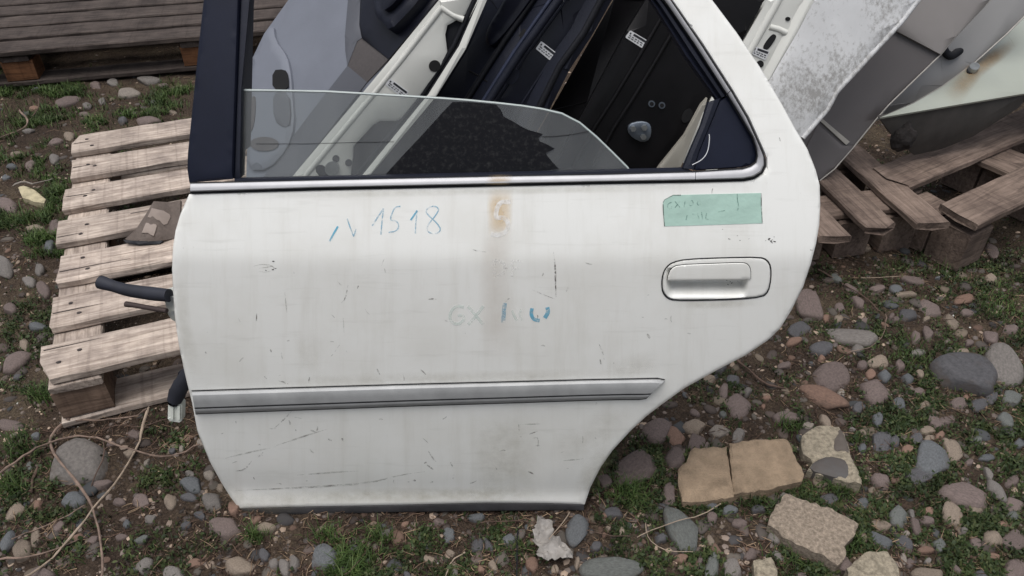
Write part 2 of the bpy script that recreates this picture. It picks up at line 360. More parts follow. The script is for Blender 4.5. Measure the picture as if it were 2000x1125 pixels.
ST = """150,901,118,76,22,g 140,967,48,30,10,b 271,968,34,28,0,p 330,968,25,28,0,t 372,939,44,28,5,b 368,962,28,17,0,d 415,976,35,34,0,g 389,1000,25,15,0,d
440,1022,56,42,-20,p 457,988,24,26,0,r 463,1094,54,40,0,t 514,1025,38,22,-8,t 376,1088,33,17,8,r 333,1113,44,34,0,g 515,1076,22,24,0,d 533,1093,20,24,0,g 556,1100,24,30,0,g
37,1065,48,34,62,t 12,1052,50,24,58,b 66,1040,38,18,75,t 26,990,44,22,42,t 78,1113,48,26,0,p 5,1118,18,16,0,p 15,825,46,26,0,p 198,940,40,18,12,p 408,921,20,17,0,l 368,918,16,12,0,g
428,946,16,16,0,t 259,846,30,20,0,p 228,970,26,15,0,p 10,395,40,28,0,p 66,437,34,13,0,t 105,438,26,30,0,p 94,474,22,26,0,b 6,516,34,38,0,g 75,521,20,20,0,g 82,557,30,28,0,p 55,546,26,15,0,g
17,595,24,19,0,p 72,634,34,15,5,b 43,666,24,25,0,t 28,702,58,26,35,p 130,191,54,16,14,p 185,162,26,12,0,p 220,157,24,12,0,g 289,152,40,14,3,g 248,178,44,14,5,l 168,200,16,12,0,g 162,216,24,9,0,p
197,193,14,12,0,g 287,232,46,16,0,p 238,232,20,14,0,d 136,265,20,14,0,t 106,276,28,10,10,p 59,319,16,19,0,p 107,310,16,17,0,g 22,323,22,10,0,b 337,216,15,7,0,t
632,1083,54,50,0,b 692,1067,22,18,0,d 857,1010,26,18,0,p 876,1037,30,22,75,b 836,1083,24,16,0,t 932,1056,26,30,0,d 953,1056,32,13,-65,d 1037,1096,28,30,0,r 1085,1107,16,16,0,t 1127,1098,24,12,80,t
1127,1032,52,44,60,b 880,1072,18,16,0,t 887,1113,16,20,0,g 963,1100,24,16,-60,t 572,1092,24,30,0,g 740,1088,8,8,0,t 929,1003,30,16,0,b
1242,906,84,66,0,p 1322,842,44,33,-25,r 1285,832,56,44,0,p 1359,826,40,28,5,t 1361,855,33,30,0,p 1406,830,38,25,10,l 1445,840,29,25,0,g 1318,890,42,38,0,p 1308,955,30,40,0,p 1181,937,30,24,-40,p
1336,1030,96,54,-55,n 1198,995,34,26,0,d 1295,980,28,16,0,d 1193,1108,106,46,0,n 1330,1088,28,18,0,r 1395,1097,54,26,75,n 1436,1100,48,34,-70,g 1469,1073,25,21,0,p 1523,1074,30,17,-25,g
1622,966,36,24,0,d 1690,971,24,22,-60,b 1687,866,18,18,0,b 1427,988,26,18,0,b 1484,986,26,18,0,d 1391,1004,20,20,0,p 1571,1115,32,20,-10,p 1181,1003,10,10,0,r 1181,1043,9,9,0,r 1392,1046,22,15,-60,t
1215,1037,16,12,80,t 1368,1088,26,14,80,p 1382,863,12,15,0,p 1541,808,50,24,0,p 1292,1045,26,22,0,d 1166,1064,26,20,0,d 1188,1026,12,14,0,t
1583,585,62,46,-60,p 1563,633,40,26,0,d 1658,649,98,30,-15,g 1552,657,28,14,5,r 1607,675,46,24,-5,d 1627,725,74,46,-15,p 1608,767,94,34,-22,r 1711,755,60,38,-15,p 1646,758,16,16,0,l 1703,724,22,16,-15,r
1730,727,25,20,0,b 1776,731,24,18,-10,b 1717,700,40,22,-8,t 1686,707,22,16,0,p 1608,692,14,13,0,r 1888,724,126,68,-15,d 1963,705,80,56,-45,g 1936,654,36,24,-25,p 1818,600,42,24,-20,p 1775,610,34,24,-15,d
1862,621,36,20,-35,t 1885,579,38,18,0,r 1975,638,36,15,-10,p 1770,571,38,10,0,t 1752,557,26,16,-15,b 1717,559,28,12,0,p 1786,543,44,12,-8,p 1943,480,30,20,-35,p 1615,616,17,16,0,r 1638,616,20,14,0,t
1751,621,15,11,0,p 1744,610,14,11,0,p 1811,618,13,9,0,t 1692,619,15,11,0,p 1664,556,30,13,-28,p 1643,595,22,15,-15,p 1677,587,30,14,-25,p 1890,606,24,12,-15,p 1443,777,56,44,0,p 1415,755,26,20,80,p
1434,731,26,20,0,d 1462,755,20,18,0,g 1681,785,24,20,0,d 1761,780,30,22,-20,b 1798,753,32,20,-15,p 1876,780,34,25,-15,p 1916,780,38,26,10,d 1941,764,25,25,0,d 1979,764,40,30,-10,n 1812,781,23,18,-15,t
1891,767,16,13,-60,r 1882,680,28,12,-10,t 1894,663,20,12,0,p 1958,671,26,12,-20,r 1677,675,22,16,0,g 1761,705,22,18,-60,p 1534,707,25,13,0,p 1493,783,10,10,0,r 1500,770,16,10,0,r 1815,646,28,9,-80,p 1792,652,22,12,80,p
1723,849,44,38,-70,d 1823,889,76,52,-25,b 1802,918,54,34,0,d 1861,873,48,30,-52,t 1894,958,104,48,-22,p 1947,955,52,22,-45,g 1909,988,30,20,-8,t 1984,978,38,26,-15,p 1864,995,50,32,-35,t 1759,998,46,40,-60,n
1723,1016,44,21,-20,t 1792,1019,37,19,-62,p 1783,995,22,10,-70,g 1818,990,24,17,0,r 1722,1044,50,26,-30,b 1772,1047,42,24,-25,d 1746,1090,52,20,-50,d 1818,1113,52,30,-12,t 1984,1050,50,36,-10,p 1941,1048,48,26,-35,t
1909,1051,28,22,-40,p 1946,1079,34,14,-15,r 1989,1102,50,52,0,p 1722,930,42,28,-40,p 1706,948,15,13,0,t 1716,809,26,23,80,b 1832,815,38,22,-30,p 1855,811,30,20,0,p 1817,831,30,20,-8,t 1795,847,26,24,0,d
1818,850,20,16,0,t 1777,869,24,16,0,r 1838,846,17,16,0,r 1912,852,17,18,0,n 1933,922,30,13,-50,g 1932,887,34,15,0,b 1996,858,24,18,0,b 1982,935,28,20,0,p 1894,896,18,15,0,p 1811,1067,28,14,0,r 1769,1082,24,15,-80,l
1782,1090,18,17,0,p 1817,1008,30,18,0,p 1841,1053,30,26,0,n 1706,1085,50,30,0,t 1981,1001,26,18,0,n 1918,1117,34,22,0,d 1961,1019,28,13,0,r 1691,1041,24,16,80,t 1886,1030,15,13,0,g 1774,1033,14,12,0,l 1817,1087,12,12,0,g
1750,854,22,24,0,d 1688,837,17,9,-30,t 1667,830,14,10,0,g"""
for s in ST.split():
    q = s.split(','); stone_px(*[float(k) for k in q[:5]], q[5])
SLAB_ZONES = []     # filled below, kept clear of random stones and plants
for px in [(1325, 872, 1432, 978), (1422, 856, 1572, 962), (1565, 826, 1683, 945), (1500, 962, 1676, 1105), (1652, 1073, 1758, 1140), (1468, 1086, 1522, 1140)]:
    c = gz((px[0]+px[2])/2, (px[1]+px[3])/2); SLAB_ZONES.append((c.x, c.y, abs(gz(px[2], px[3]).x-gz(px[0], px[3]).x)/2))
n_extra = 300-len(placed)
tries = 0
while n_extra > 0 and tries < 20000:
    tries += 1
    px, py = random.uniform(0, 2000), random.uniform(150, 1125)
    if px > 1500 and py < 480: continue
    if 345 < px < 1560 and py < 690: continue
    if 60 < px < 400 and 230 < py < 850: continue
    if 430 < px < 1150 and py < 1000: continue
    c = gz(px, py); a = random.uniform(.008, .022)*(1 if random.random() < .8 else 1.5); b = a*random.uniform(.55, .95)
    if py > 800 and px < 1150: a *= .7; b *= .7
    if any((c.x-q[0])**2+(c.y-q[1])**2 < (q[2]*.85+a)**2 for q in placed): continue
    if any((c.x-q[0])**2+(c.y-q[1])**2 < (q[2]*.8)**2 for q in SLAB_ZONES): continue
    add_stone(c.x, c.y, a, b, random.uniform(0, 3.14), random.choice('gdpprttbbln'))
    n_extra -= 1

# ================================================================== PALLETS
W_PALE = wood('pale_pallet_wood', lin(200, 185, 172), lin(136, 122, 111), rnd=.14)
W_GREY = wood('grey_pallet_wood', lin(134, 117, 106), lin(88, 76, 68))
W_DARK = wood('weathered_pallet_wood', lin(84, 75, 70), lin(52, 46, 43))
W_BLOCK = wood('block_wood', lin(124, 86, 60), lin(92, 63, 44))
W_BLOCKP = wood('pale_block_wood', lin(140, 118, 102), lin(102, 84, 72))
M_NAIL = mat('rusty_nail', lin(48, 40, 38), rough=.7, var=.3)
def board(name, Lx, Wy, T, m, parent, loc, rz=0, seed=0, chips=None, warp=.002):
    """a sawn board with worn arrises, uneven ends and a slight warp; local X is the grain"""
    r = random.Random(seed); n = max(3, int(Lx/.05)); c = min(.004, T*.2)
    sec = [(-Wy/2, -T/2+c), (-Wy/2, T/2-c), (-Wy/2+c, T/2), (0, T/2), (Wy/2-c, T/2), (Wy/2, T/2-c), (Wy/2, -T/2+c), (Wy/2-c, -T/2), (0, -T/2), (-Wy/2+c, -T/2)]
    k = len(sec); v = []; f = []
    for i in range(n+1):
        x = -Lx/2+Lx*i/n
        dy = r.uniform(-1, 1)*warp*.6; dz = warp*math.sin(i/n*math.pi)*r.uniform(.2, 1)
        for j, (y, z) in enumerate(sec):
            xx = x
            if i in (0, n): xx += r.uniform(-.0025, .0025)
            yy = y+dy+(r.uniform(-.0012, .0012) if abs(y) > Wy*.4 else 0)
            if chips:
                for (cx, sy, sz) in chips:      # chamfered corner: cx end (-1/1), sy side, depth sz
                    if i == (0 if cx < 0 else n) and y*sy > Wy*.2: xx -= cx*sz*abs(y)/(Wy/2)
            v.append((xx, yy, z+dz+r.uniform(-.0006, .0006)))
    for i in range(n):
        for j in range(k): f.append((i*k+j, (i+1)*k+j, (i+1)*k+(j+1) % k, i*k+(j+1) % k))
    f.append(tuple(range(k))); f.append(tuple(range((n+1)*k-1, n*k-1, -1)))
    me = bpy.data.meshes.new(name); me.from_pydata(v, [], f); me.update()
    o = link(name, me, m, parent, world=False); o.location = loc; o.rotation_euler = (0, 0, rz); return o
def pallet(name, p, yaw, LX, LY, decks, bw, mdeck, mblock, mbase, label, seed=1, z0=0, nails=False, chip=None, ndeck_jit=.004, xl=(0,), base_w=.1, blk=(.10, .10)):
    """origin at the near left corner; decks = y centres of deck boards running along local x"""
    P = empty(name, (p.x, p.y, z0), yaw, label=label, cat='pallet', group='wooden pallets')
    r = random.Random(seed)
    for i, yc in enumerate(decks):
        j = r.uniform(-.008, .008); o = board('deck_board', LX, bw*r.uniform(.96, 1.03), .022, mdeck, P, (LX/2+j, yc+r.uniform(-1, 1)*ndeck_jit, .133+i % 2*.0007), r.uniform(-.004, .004), seed*50+i, chips=(chip or {}).get(i))
        for q in range(r.randint(1, 2)):      # drying cracks running in from the ends
            lc = r.uniform(.04, .16); yy = r.uniform(-.4, .4)*bw; x0 = -LX/2+.004 if q == 0 else r.uniform(-LX/2+.1, LX/2-.2)
            cv = [(x0, yy-.0011, 0), (x0+lc*.5, yy-.0009+r.uniform(-.001, .001), 0), (x0+lc, yy+r.uniform(-.003, .003), 0), (x0+lc*.5, yy+.0009, 0), (x0, yy+.0011, 0)]
            me = bpy.data.meshes.new('crack'); me.from_pydata([(a_, b_, z_) for z_ in (.0124, .0118) for a_, b_, _ in cv], [], [(0, 1, 2, 3, 4), (9, 8, 7, 6, 5)]+[(i_, i_+5, (i_+1) % 5+5, (i_+1) % 5) for i_ in range(5)])
            link('crack', me, M_NAIL, o, world=False)
        if nails:
            for (nx_, ny_) in ((.05, -.02), (.06, .02)):
                nx_ += r.uniform(-.022, .022); ny_ += r.uniform(-.016, .016)
                bm = bmesh.new(); bmesh.ops.create_cone(bm, cap_ends=True, segments=7, radius1=.0042, radius2=.0036, depth=.002)
                for v_ in bm.verts: v_.co.x *= r.uniform(1.0, 1.7)
                me = bpy.data.meshes.new('nail'); bm.to_mesh(me); bm.free()
                q = link('nail', me, M_NAIL, o, world=False); q.location = (-LX/2+nx_, ny_, .0118)
    for xs in (xl if len(xl) > 1 else (.055, LX/2, LX-.055)):
        board('stringer_board', LY, .10, .020, mbase, P, (xs, LY/2, .1110), math.pi/2, seed*70+int(xs*100))
        for k, yb in enumerate((blk[1]/2+.004, LY/2, LY-blk[1]/2-.004)):
            board('block', blk[0], blk[1], .078, mblock, P, (xs, yb, .0617), 0, seed*90+int(xs*100)+k, warp=.0005)
    for k, yb in enumerate((base_w/2, LY/2, LY-base_w/2)):
        board('base_board', LX, base_w, .020, mbase, P, (LX/2, yb, .0118), 0, seed*30+k)
    return P
# the pale pallet on the left, half behind the door
c_near = gz(76, 741, .144); c_far = gz(142, 262, .144)
d_ = c_far-c_near; LY = d_.length; yawL = math.atan2(d_.y, d_.x)-math.pi/2
pit = (LY-.118)/6
pallet('wooden_pallet', Vector((c_near.x, c_near.y, 0)), yawL, 1.02, LY, [.059+pit*i for i in range(7)], .112, W_PALE, W_BLOCKP, W_PALE,
       'pale new wooden pallet on the left, half hidden behind the white door', seed=3, z0=-.004, nails=True, chip={0: [(-1, -1, .022)], 6: [(-1, 1, .02)]})
# the dark pallet at the far left
a = gz(0, 173); b = gz(385, 139); yawB = math.atan2((b-a).y, (b-a).x); e1 = Vector((math.cos(yawB), math.sin(yawB), 0))
orig = gz(14, 171)-e1*.03
pallet('wooden_pallet', orig-e1*.62, yawB, 1.95, 1.0, [.055+.145*i for i in range(7)], .116, W_DARK, W_BLOCK, W_DARK,
       'dark weathered wooden pallet in the far left corner with orange brown blocks', seed=9, z0=-.004, blk=(.11, .11), xl=(.06, (gz(54, 160)-orig).dot(e1)+.62, (gz(392, 128)-orig).dot(e1)+.62, 1.89))
# right hand pallets
def pallet_px(name, p_in, p_out, width, n, gap, m, label, seed, z=.144, side=1, mb=None, LX=None, z0=0, start=0, inset=0, sinset=0):
    """deck boards run from p_in to p_out (both on the deck top); further boards stacked sideways"""
    A = gz(*p_in, z); B = gz(*p_out, z); d = (B-A); L_ = LX or d.length; d.normalize(); yaw = math.atan2(d.y, d.x)
    nrm = Vector((-d.y, d.x, 0))*side
    B = B+nrm*start*(width+gap)
    P = empty(name, (B.x, B.y, z0), yaw, label=label, cat='pallet', group='wooden pallets')
    r = random.Random(seed)
    for i in range(n):
        board('deck_board', L_, width*r.uniform(.95, 1.04), .022, m, P, (-L_/2+r.uniform(-.012, .012), side*i*(width+gap), z-.011-z0), r.uniform(-.012, .012), seed*11+i, chips=[(1, 1, .02), (1, -1, .02)] if i % 2 else [(1, -1, .012)])
    tot = (n-1)*(width+gap)
    for xs in (-.06-inset, -L_/2, -L_+.06):
        board('stringer_board', tot+width, .1, .02, m, P, (xs-.02-(sinset if xs > -.2 else 0), side*tot/2, z-.0332-z0), math.pi/2, seed*13+int(-xs*50))
        for yb in (0, tot/2, tot):
            board('block', .1, .1, z-.0436-z0+.012, mb or m, P, (xs-.005, side*yb, (z-.0436-z0-.012)/2), 0, seed*17+int(-xs*50)+int(yb*9), warp=.0005)
    return P
pallet_px('wooden_pallet', (1621, 345), (1730, 449), .088, 3, .052, W_GREY, 'grey wooden pallet under the leaning panels, board ends pointing down right', 21, side=1, LX=.8, start=-1, inset=.09)
pallet_px('wooden_pallet', (2000, 358), (1868, 421), .122, 2, .093, W_GREY, 'grey brown wooden pallet at the right edge, under the pale green panel', 31, z=.150, side=-1, LX=.9, z0=.002, sinset=.34)

# ================================================================== DOORS STACKED BEHIND, SEEN EDGE ON
P_WHITE = mat('dusty_white_paint', lin(208, 208, 202), rough=.4, var=.06, scale=6, coat=.25)
P_NAVY = mat('dark_navy_plastic', lin(25, 28, 40), rough=.5, var=.2, scale=14, bump=.1, bscale=400, spec=.3)
P_NAVYD = mat('dark_navy_paint', lin(14, 16, 28), rough=.4, var=.3, scale=9, spec=.35)
P_BLACK = mat('black_paint', lin(16, 15, 17), rough=.45, var=.5, scale=8, spec=.25)
P_RUB = mat('black_rubber', lin(20, 21, 27), rough=.6, var=.25, scale=40, spec=.3)
P_CARD = mat('light_grey_door_card', lin(108, 112, 122), rough=.7, var=.06, scale=12, bump=.12, bscale=600)
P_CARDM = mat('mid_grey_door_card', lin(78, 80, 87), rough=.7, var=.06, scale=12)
P_BROWNG = mat('dark_grey_fabric', lin(74, 70, 70), rough=.9, var=.1, scale=200, bump=.2, bscale=500)
P_NAVYP_ = mat('navy_trim_strip', lin(46, 52, 72), rough=.45, var=.2)
P_HOLE = mat('hole_black', (.004, .004, .005, 1), rough=.9, var=.1)
P_STICK = mat('sticker_paper', lin(205, 206, 208), rough=.5, var=.05)
P_INK = mat('sticker_print', lin(32, 34, 40), rough=.6, var=.3)
P_ZINC = mat('zinc_plate', lin(120, 128, 138), rough=.4, var=.15, metal=.8)
P_STEEL = mat('dull_steel', lin(165, 168, 168), rough=.38, var=.2, metal=.85, scale=60)
E_PL = Plane(1.22, 15)
DV = Vector((-.75, .66, 0))*.62; BK = -E_PL.n*.025
def lerp2(a, b, t): return (a[0]+(b[0]-a[0])*t, a[1]+(b[1]-a[1])*t)
def extl(poly_l, k0, k1):
    """lengthen a polyline at both ends by pixels"""
    a, b = poly_l[0], poly_l[1]; d = math.dist(a, b); s = (a[0]-(b[0]-a[0])/d*k0, a[1]-(b[1]-a[1])/d*k0)
    c, e = poly_l[-2], poly_l[-1]; d = math.dist(c, e); f = (e[0]+(e[0]-c[0])/d*k1, e[1]+(e[1]-c[1])/d*k1)
    return [s]+list(poly_l)+[f]
def band(left, right): return list(left)+list(reversed(right))
def sticker(quad, plane, parent, off, dark_border=True):
    """printed paper label: header bar and rows of tiny print"""
    s = slab_px('sticker', smooth_poly(subdiv_poly(quad, 6), 1), plane, .0008, P_STICK, parent, off=off, bev=0)
    a, b, c, d = quad       # a-b long top edge, d-c bottom edge
    def q(u0, u1, v0, v1, nm='print'):
        pt = lambda u, v: lerp2(lerp2(a, b, u), lerp2(d, c, u), v)
        slab_px(nm, [pt(u0, v0), pt(u1, v0), pt(u1, v1), pt(u0, v1)], plane, .0003, P_INK, s, off=off+.0005, bev=0)
    q(.24, .94, .1, .34)
    r = random.Random(int(a[0]))
    for v in (.5, .72):
        u = .1
        while u < .9:
            l = r.uniform(.05, .16); q(u, min(.92, u+l), v, v+.1); u += l+r.uniform(.04, .09)
    q(.07, .13, .2, .4)
def disc(name, cx, cy, rpx, plane, parent, m, off=.001, th=.001, squash=1, ang=0, n=18):
    an = math.radians(ang)
    pts = [(cx+rpx*(math.cos(t)*math.cos(an)-squash*math.sin(t)*math.sin(an)), cy+rpx*(math.cos(t)*math.sin(an)+squash*math.sin(t)*math.cos(an))) for t in [2*math.pi*i/n for i in range(n)]]
    return slab_px(name, pts, plane, th, m, parent, off=off, bev=0)
# ---- door with the light grey card and white edge
dA = empty('car_door', E_PL.at(575, 420)-Vector((0, 0, .2)), label='white car door with light grey inner card seen through the window', cat='car door', group='doors stacked behind')
A_l = extl([(857, 0), (761, 118), (710, 179), (575, 340)], 130, 120)
A_r = extl([(921, 0), (908, 29), (886, 43), (873, 50), (869, 68), (873, 102), (863, 134), (822, 187), (786, 232), (772, 237), (742, 237), (728, 245), (689, 287), (688, 310), (684, 340)], 130, 60)+[(520, 520), (440, 520)]
edge = slab_px('edge_panel', band(A_l, A_r), E_PL, .02, P_WHITE, dA, off=0, bev=.006, vec=BK)
A_h0 = extl([(942, 0), (902, 92), (842, 186), (716, 340)], 130, 150); A_h1 = extl([(951, 0), (910, 95), (852, 188), (725, 340)], 130, 150)
slab_px('door_seal', band(A_r[:-2], A_h0), E_PL, .015, P_RUB, dA, off=-.012, bev=.002, vec=BK)
slab_px('outer_skin', band(A_h0, A_h1), E_PL, .01, P_WHITE, dA, off=.004, bev=.001, vec=DV*.3)
# bead of the seal
for dx in (6, 17):
    tube('seal_bead', [E_PL.at(x-dx, y, -.006) for x, y in extl(subdiv_poly([(944, 0), (902, 92), (842, 186), (716, 340)], 40, False), 100, 80)], .005, P_RUB, dA)
disc('drain_hole', 849, 129, 11.5, E_PL, dA, P_HOLE, off=.0015)
disc('screw_hole', 656, 310, 7, E_PL, dA, P_HOLE, off=.0015); disc('screw_hole', 681, 318, 7, E_PL, dA, P_HOLE, off=.0015)
slab_px('hinge_slot', smooth_poly([(613, 330), (625, 320), (640, 330), (650, 345), (630, 352)], 1), E_PL, .004, P_HOLE, dA, off=.002, bev=0)
disc('lock_bolt', 648, 330, 14, E_PL, dA, P_STEEL, off=.008, th=.008)
sticker([(762, 153), (799, 180), (788, 193), (752, 165)], E_PL, dA, .0012)
tube('pressed_ridge', [E_PL.at(x, y, -.003) for x, y in [(862, 15), (790, 110), (735, 178), (600, 340), (540, 415)]], .006, P_WHITE, dA)
tube('pressed_ridge', [E_PL.at(x, y, -.0035) for x, y in [(860, 14), (884, 30), (905, 38)]], .006, P_WHITE, dA)
# inner card of that door
o_ = E_PL.at(575, 340, -.008); CA = Plane.pts(o_, E_PL.at(857, 0, -.008)-o_, DV)
card = slab_px('door_card', [(857, -130), (857, 0), (761, 118), (710, 179), (575, 340), (478, 456), (478, 342), (480, 272), (484, 125), (513, 64), (559, 0), (640, -130)], CA, .03, P_CARD, dA, bev=.006)
slab_px('card_insert', [(679, -100), (703, -100), (703, 0), (701, 48), (706, 74), (697, 80), (678, 128), (674, 100), (673, 70), (679, 0)], CA, .004, P_CARDM, dA, off=.004, bev=.001)
slab_px('card_shadow_band', [(678, 128), (716, 160), (575, 340), (500, 430), (440, 440), (518, 340), (600, 228)], CA, .004, P_CARDM, dA, off=.003, bev=.001)  # diagonal shadow band on the card, painted as a darker flat piece
slab_px('fabric_insert', [(697, 80), (706, 74), (758, 115), (716, 160), (678, 128)], CA, .004, P_BROWNG, dA, off=.003, bev=.001)
slab_px('card_top', [(703, -120), (703, 0), (701, 48), (706, 74), (758, 114), (822, 38), (852, 0), (930, -110)], CA, .006, P_NAVYD, dA, off=.006, bev=.002)
slab_px('armrest', [(722, -90), (724, 10), (730, 30), (745, 42), (757, 58), (790, 25), (812, 0), (880, -90)], CA, .03, P_NAVY, dA, off=.034, bev=.008, sm=1)
slab_px('door_pull', [(738, -60), (740, 12), (752, 20), (790, -20), (800, -60)], CA, .01, P_NAVYD, dA, off=.05, bev=.004, sm=1)
slab_px('card_bolster', smooth_poly([(478, 330), (480, 272), (484, 128), (512, 68), (529, 44), (534, 78), (556, 106), (564, 142), (567, 190), (571, 244), (556, 290), (520, 330)], 1), CA, .012, P_CARD, dA, off=.012, bev=.008)
slab_px('pull_pocket', [(532, 137), (555, 135), (562, 145), (563, 177), (532, 176)], CA, .002, P_HOLE, dA, off=.0138, bev=0, sm=1)
slab_px('pull_scoop', [(532, 178), (563, 177), (567, 240), (556, 250), (534, 236)], CA, .003, P_CARDM, dA, off=.0142, bev=.001, sm=1)
disc('speaker_grille', 516, 281, 28, CA, dA, P_BROWNG, off=.0145, squash=.5)
slab_px('storage_pocket', smooth_poly([(481, 262), (480, 215), (490, 190), (499, 186), (497, 235), (490, 258)], 2), CA, .003, P_BROWNG, dA, off=.0145, bev=0)
# ---- dark navy door
dB = empty('car_door', E_PL.at(900, 420)-Vector((0, 0, .2)), label='dark navy car door with white sticker beside the white edged one', cat='car door', group='doors stacked behind')
B_l = extl([(1092, 0), (1016, 105), (956, 198), (860, 340)], 130, 150); B_r = extl([(1166, 0), (1132, 64), (1086, 128), (1046, 208), (975, 340)], 130, 150)
B_s = extl([(1196, 0), (1160, 64), (1112, 138), (1074, 214), (1003, 340)], 130, 150)
slab_px('edge_panel', band(B_l, B_r), E_PL, .02, P_NAVYD, dB, off=-.012, bev=.005, vec=BK)
slab_px('outer_skin', band(B_r, B_s), E_PL, .02, P_NAVY, dB, off=.006, bev=.006, vec=DV)
tube('seal_bead', [E_PL.at(x+8, y, .004) for x, y in B_r], .007, P_RUB, dB)
tube('seal_bead', [E_PL.at(x-1, y, .002) for x, y in B_l], .008, P_NAVY, dB)
o_ = E_PL.at(956, 198, -.03); CB = Plane.pts(o_, E_PL.at(1092, 0, -.03)-o_, DV)
slab_px('door_card', band([(957, -120), (957, 0), (912, 96), (856, 188), (720, 360)], [(1180, -120), (1092, 0), (1016, 105), (956, 198), (850, 360)]), CB, .03, P_NAVY, dB, bev=.004)
slab_px('armrest', smooth_poly([(1010, -60), (975, 10), (948, 52), (944, 80), (955, 90), (985, 60), (1030, 0), (1070, -60)], 2), CB, .03, P_NAVYD, dB, off=.022, bev=.008)
slab_px('latch_clip', [(1012, 70), (1022, 55), (1030, 62), (1020, 76)], CB, .01, P_HOLE, dB, off=.008, bev=.001)
tube('card_seam', [CB.at(x, y, .0) for x, y in [(916, 138), (935, 148), (952, 160)]], .0016, P_HOLE, dB, seg=6)
disc('stamped_ring', 1002, 150, 17, E_PL, dB, P_NAVY, off=-.009, squash=.62, ang=-55, th=.003)
sticker([(1057, 80), (1092, 107), (1079, 122), (1046, 95)], E_PL, dB, -.0105)
for k, dx in enumerate((14, 66)):
    tube('pressed_ridge', [E_PL.at(x+dx, y, -.0145) for x, y in B_l], .0035, P_NAVY, dB)
tube('weather_strip', [CB.at(x, y, .006) for x, y in extl([(1040, 0), (985, 80), (930, 165), (880, 245), (820, 330)], 80, 60)], .006, P_RUB, dB)
tube('card_trim', [CB.at(x, y, .004) for x, y in extl([(1075, 0), (1005, 100), (945, 195), (850, 335)], 80, 60)], .004, P_NAVYP_, dB)
# ---- black door
dC = empty('car_door', E_PL.at(1150, 420)-Vector((0, 0, .2)), label='black car door with white sticker and bolted lock plate behind the window', cat='car door', group='doors stacked behind')
C_l = extl([(1262, 0), (1225, 60), (1150, 200), (1075, 340)], 130, 150); C_r = extl([(1460, 60), (1420, 130), (1360, 240), (1308, 340)], 60, 150)
slab_px('edge_panel', band(C_l, C_r), E_PL, .02, P_BLACK, dC, off=-.03, bev=.005, vec=BK)
o_ = E_PL.at(1150, 200, -.045); CC = Plane.pts(o_, E_PL.at(1262, 0, -.045)-o_, DV)
slab_px('door_card', band([(1196, -120), (1196, 0), (1074, 214), (990, 360)], [(1300, -120), (1262, 0), (1150, 200), (1060, 360)]), CC, .03, P_BLACK, dC, bev=.004)
for k, off in ((0, 0), (38, .002)):
    tube('pressed_ridge', [E_PL.at(x+k, y, -.031+off) for x, y in [(1300, 20), (1248, 110), (1200, 190), (1164, 245), (1120, 325)]], .0045, P_BLACK, dC)
slab_px('lock_plate', smooth_poly([(1228, 243), (1250, 237), (1268, 240), (1273, 252), (1270, 272), (1256, 279), (1236, 270), (1226, 258)], 1), E_PL, .008, P_ZINC, dC, off=-.02, bev=.002)
for bx, by in ((1237, 252), (1259, 250), (1257, 268)): disc('bolt', bx, by, 6, E_PL, dC, P_STEEL, off=-.014, th=.006, n=6)
for bx, by in ((1273, 203), (1293, 206)):
    disc('screw_hole', bx, by, 6.5, E_PL, dC, P_ZINC, off=-.027, th=.003); disc('screw_hole', bx, by, 4, E_PL, dC, P_HOLE, off=-.0262)
disc('drain_hole', 1342, 226, 15, E_PL, dC, P_HOLE, off=-.028, squash=.62, ang=-60)
slab_px('outer_skin', extl([(1382, 192), (1379, 206), (1330, 326), (1310, 380)], 0, 60)[1:]+[(1240, 400), (1288, 326), (1338, 264), (1370, 205)], E_PL, .02, mat('dusty_beige_paint', lin(160, 156, 146), rough=.5, var=.12, scale=10), dC, off=.004, bev=.002, vec=BK*.5)
sticker([(1231, 59), (1268, 81), (1257, 96), (1221, 73)], E_PL, dC, -.0288)
# ---- last door of the row, beside the window frame
dD = empty('car_door', E_PL.at(1400, 300)-Vector((0, 0, .2)), label='cream white car door edge with slot and sticker right of the window frame', cat='car door', group='doors stacked behind')
D_l = extl([(1500, 0), (1456, 76), (1380, 210)], 130, 120); D_r = extl([(1583, 0), (1550, 62), (1496, 154), (1440, 250)], 130, 100); D_h = extl([(1591, 0), (1557, 65), (1503, 157), (1447, 253)], 130, 100)
slab_px('edge_panel', band(D_l, D_r), E_PL, .02, P_WHITE, dD, off=-.03, bev=.006, vec=BK)
slab_px('outer_skin', band(D_r, D_h), E_PL, .01, P_WHITE, dD, off=-.022, bev=.001, vec=DV*.25)
tube('pressed_ridge', [E_PL.at(x, y, -.034) for x, y in [(1545, -50), (1515, 10), (1478, 76), (1420, 180)]], .008, P_WHITE, dD)
tube('pressed_ridge', [E_PL.at(x, y, -.034) for x, y in [(1502, 52), (1520, 57), (1535, 64)]], .007, P_WHITE, dD)
o_ = E_PL.at(1456, 76, -.045); CD = Plane.pts(o_, E_PL.at(1500, 0, -.045)-o_, DV)
slab_px('door_card', band([(1330, -130), (1330, 0), (1340, 200)], [(1560, -130), (1500, 0), (1456, 76), (1380, 210)]), CD, .03, P_BLACK, dD, bev=.004)
slab_px('slot', smooth_poly([(1508, 66), (1516, 68), (1516, 75), (1500, 98), (1492, 98), (1490, 90)], 2), E_PL, .003, P_HOLE, dD, off=-.0285, bev=0)
disc('screw_hole', 1539, 37, 5, E_PL, dD, P_HOLE, off=-.0285, squash=.8); disc('drain_hole', 1485, 125, 7, E_PL, dD, P_HOLE, off=-.0285)
sticker([(1474, 90), (1504, 100), (1495, 118), (1468, 105)], E_PL, dD, -.0282)
sticker([(1396, -16), (1444, 2), (1435, 15), (1390, -4)], CD, dD, .0015)

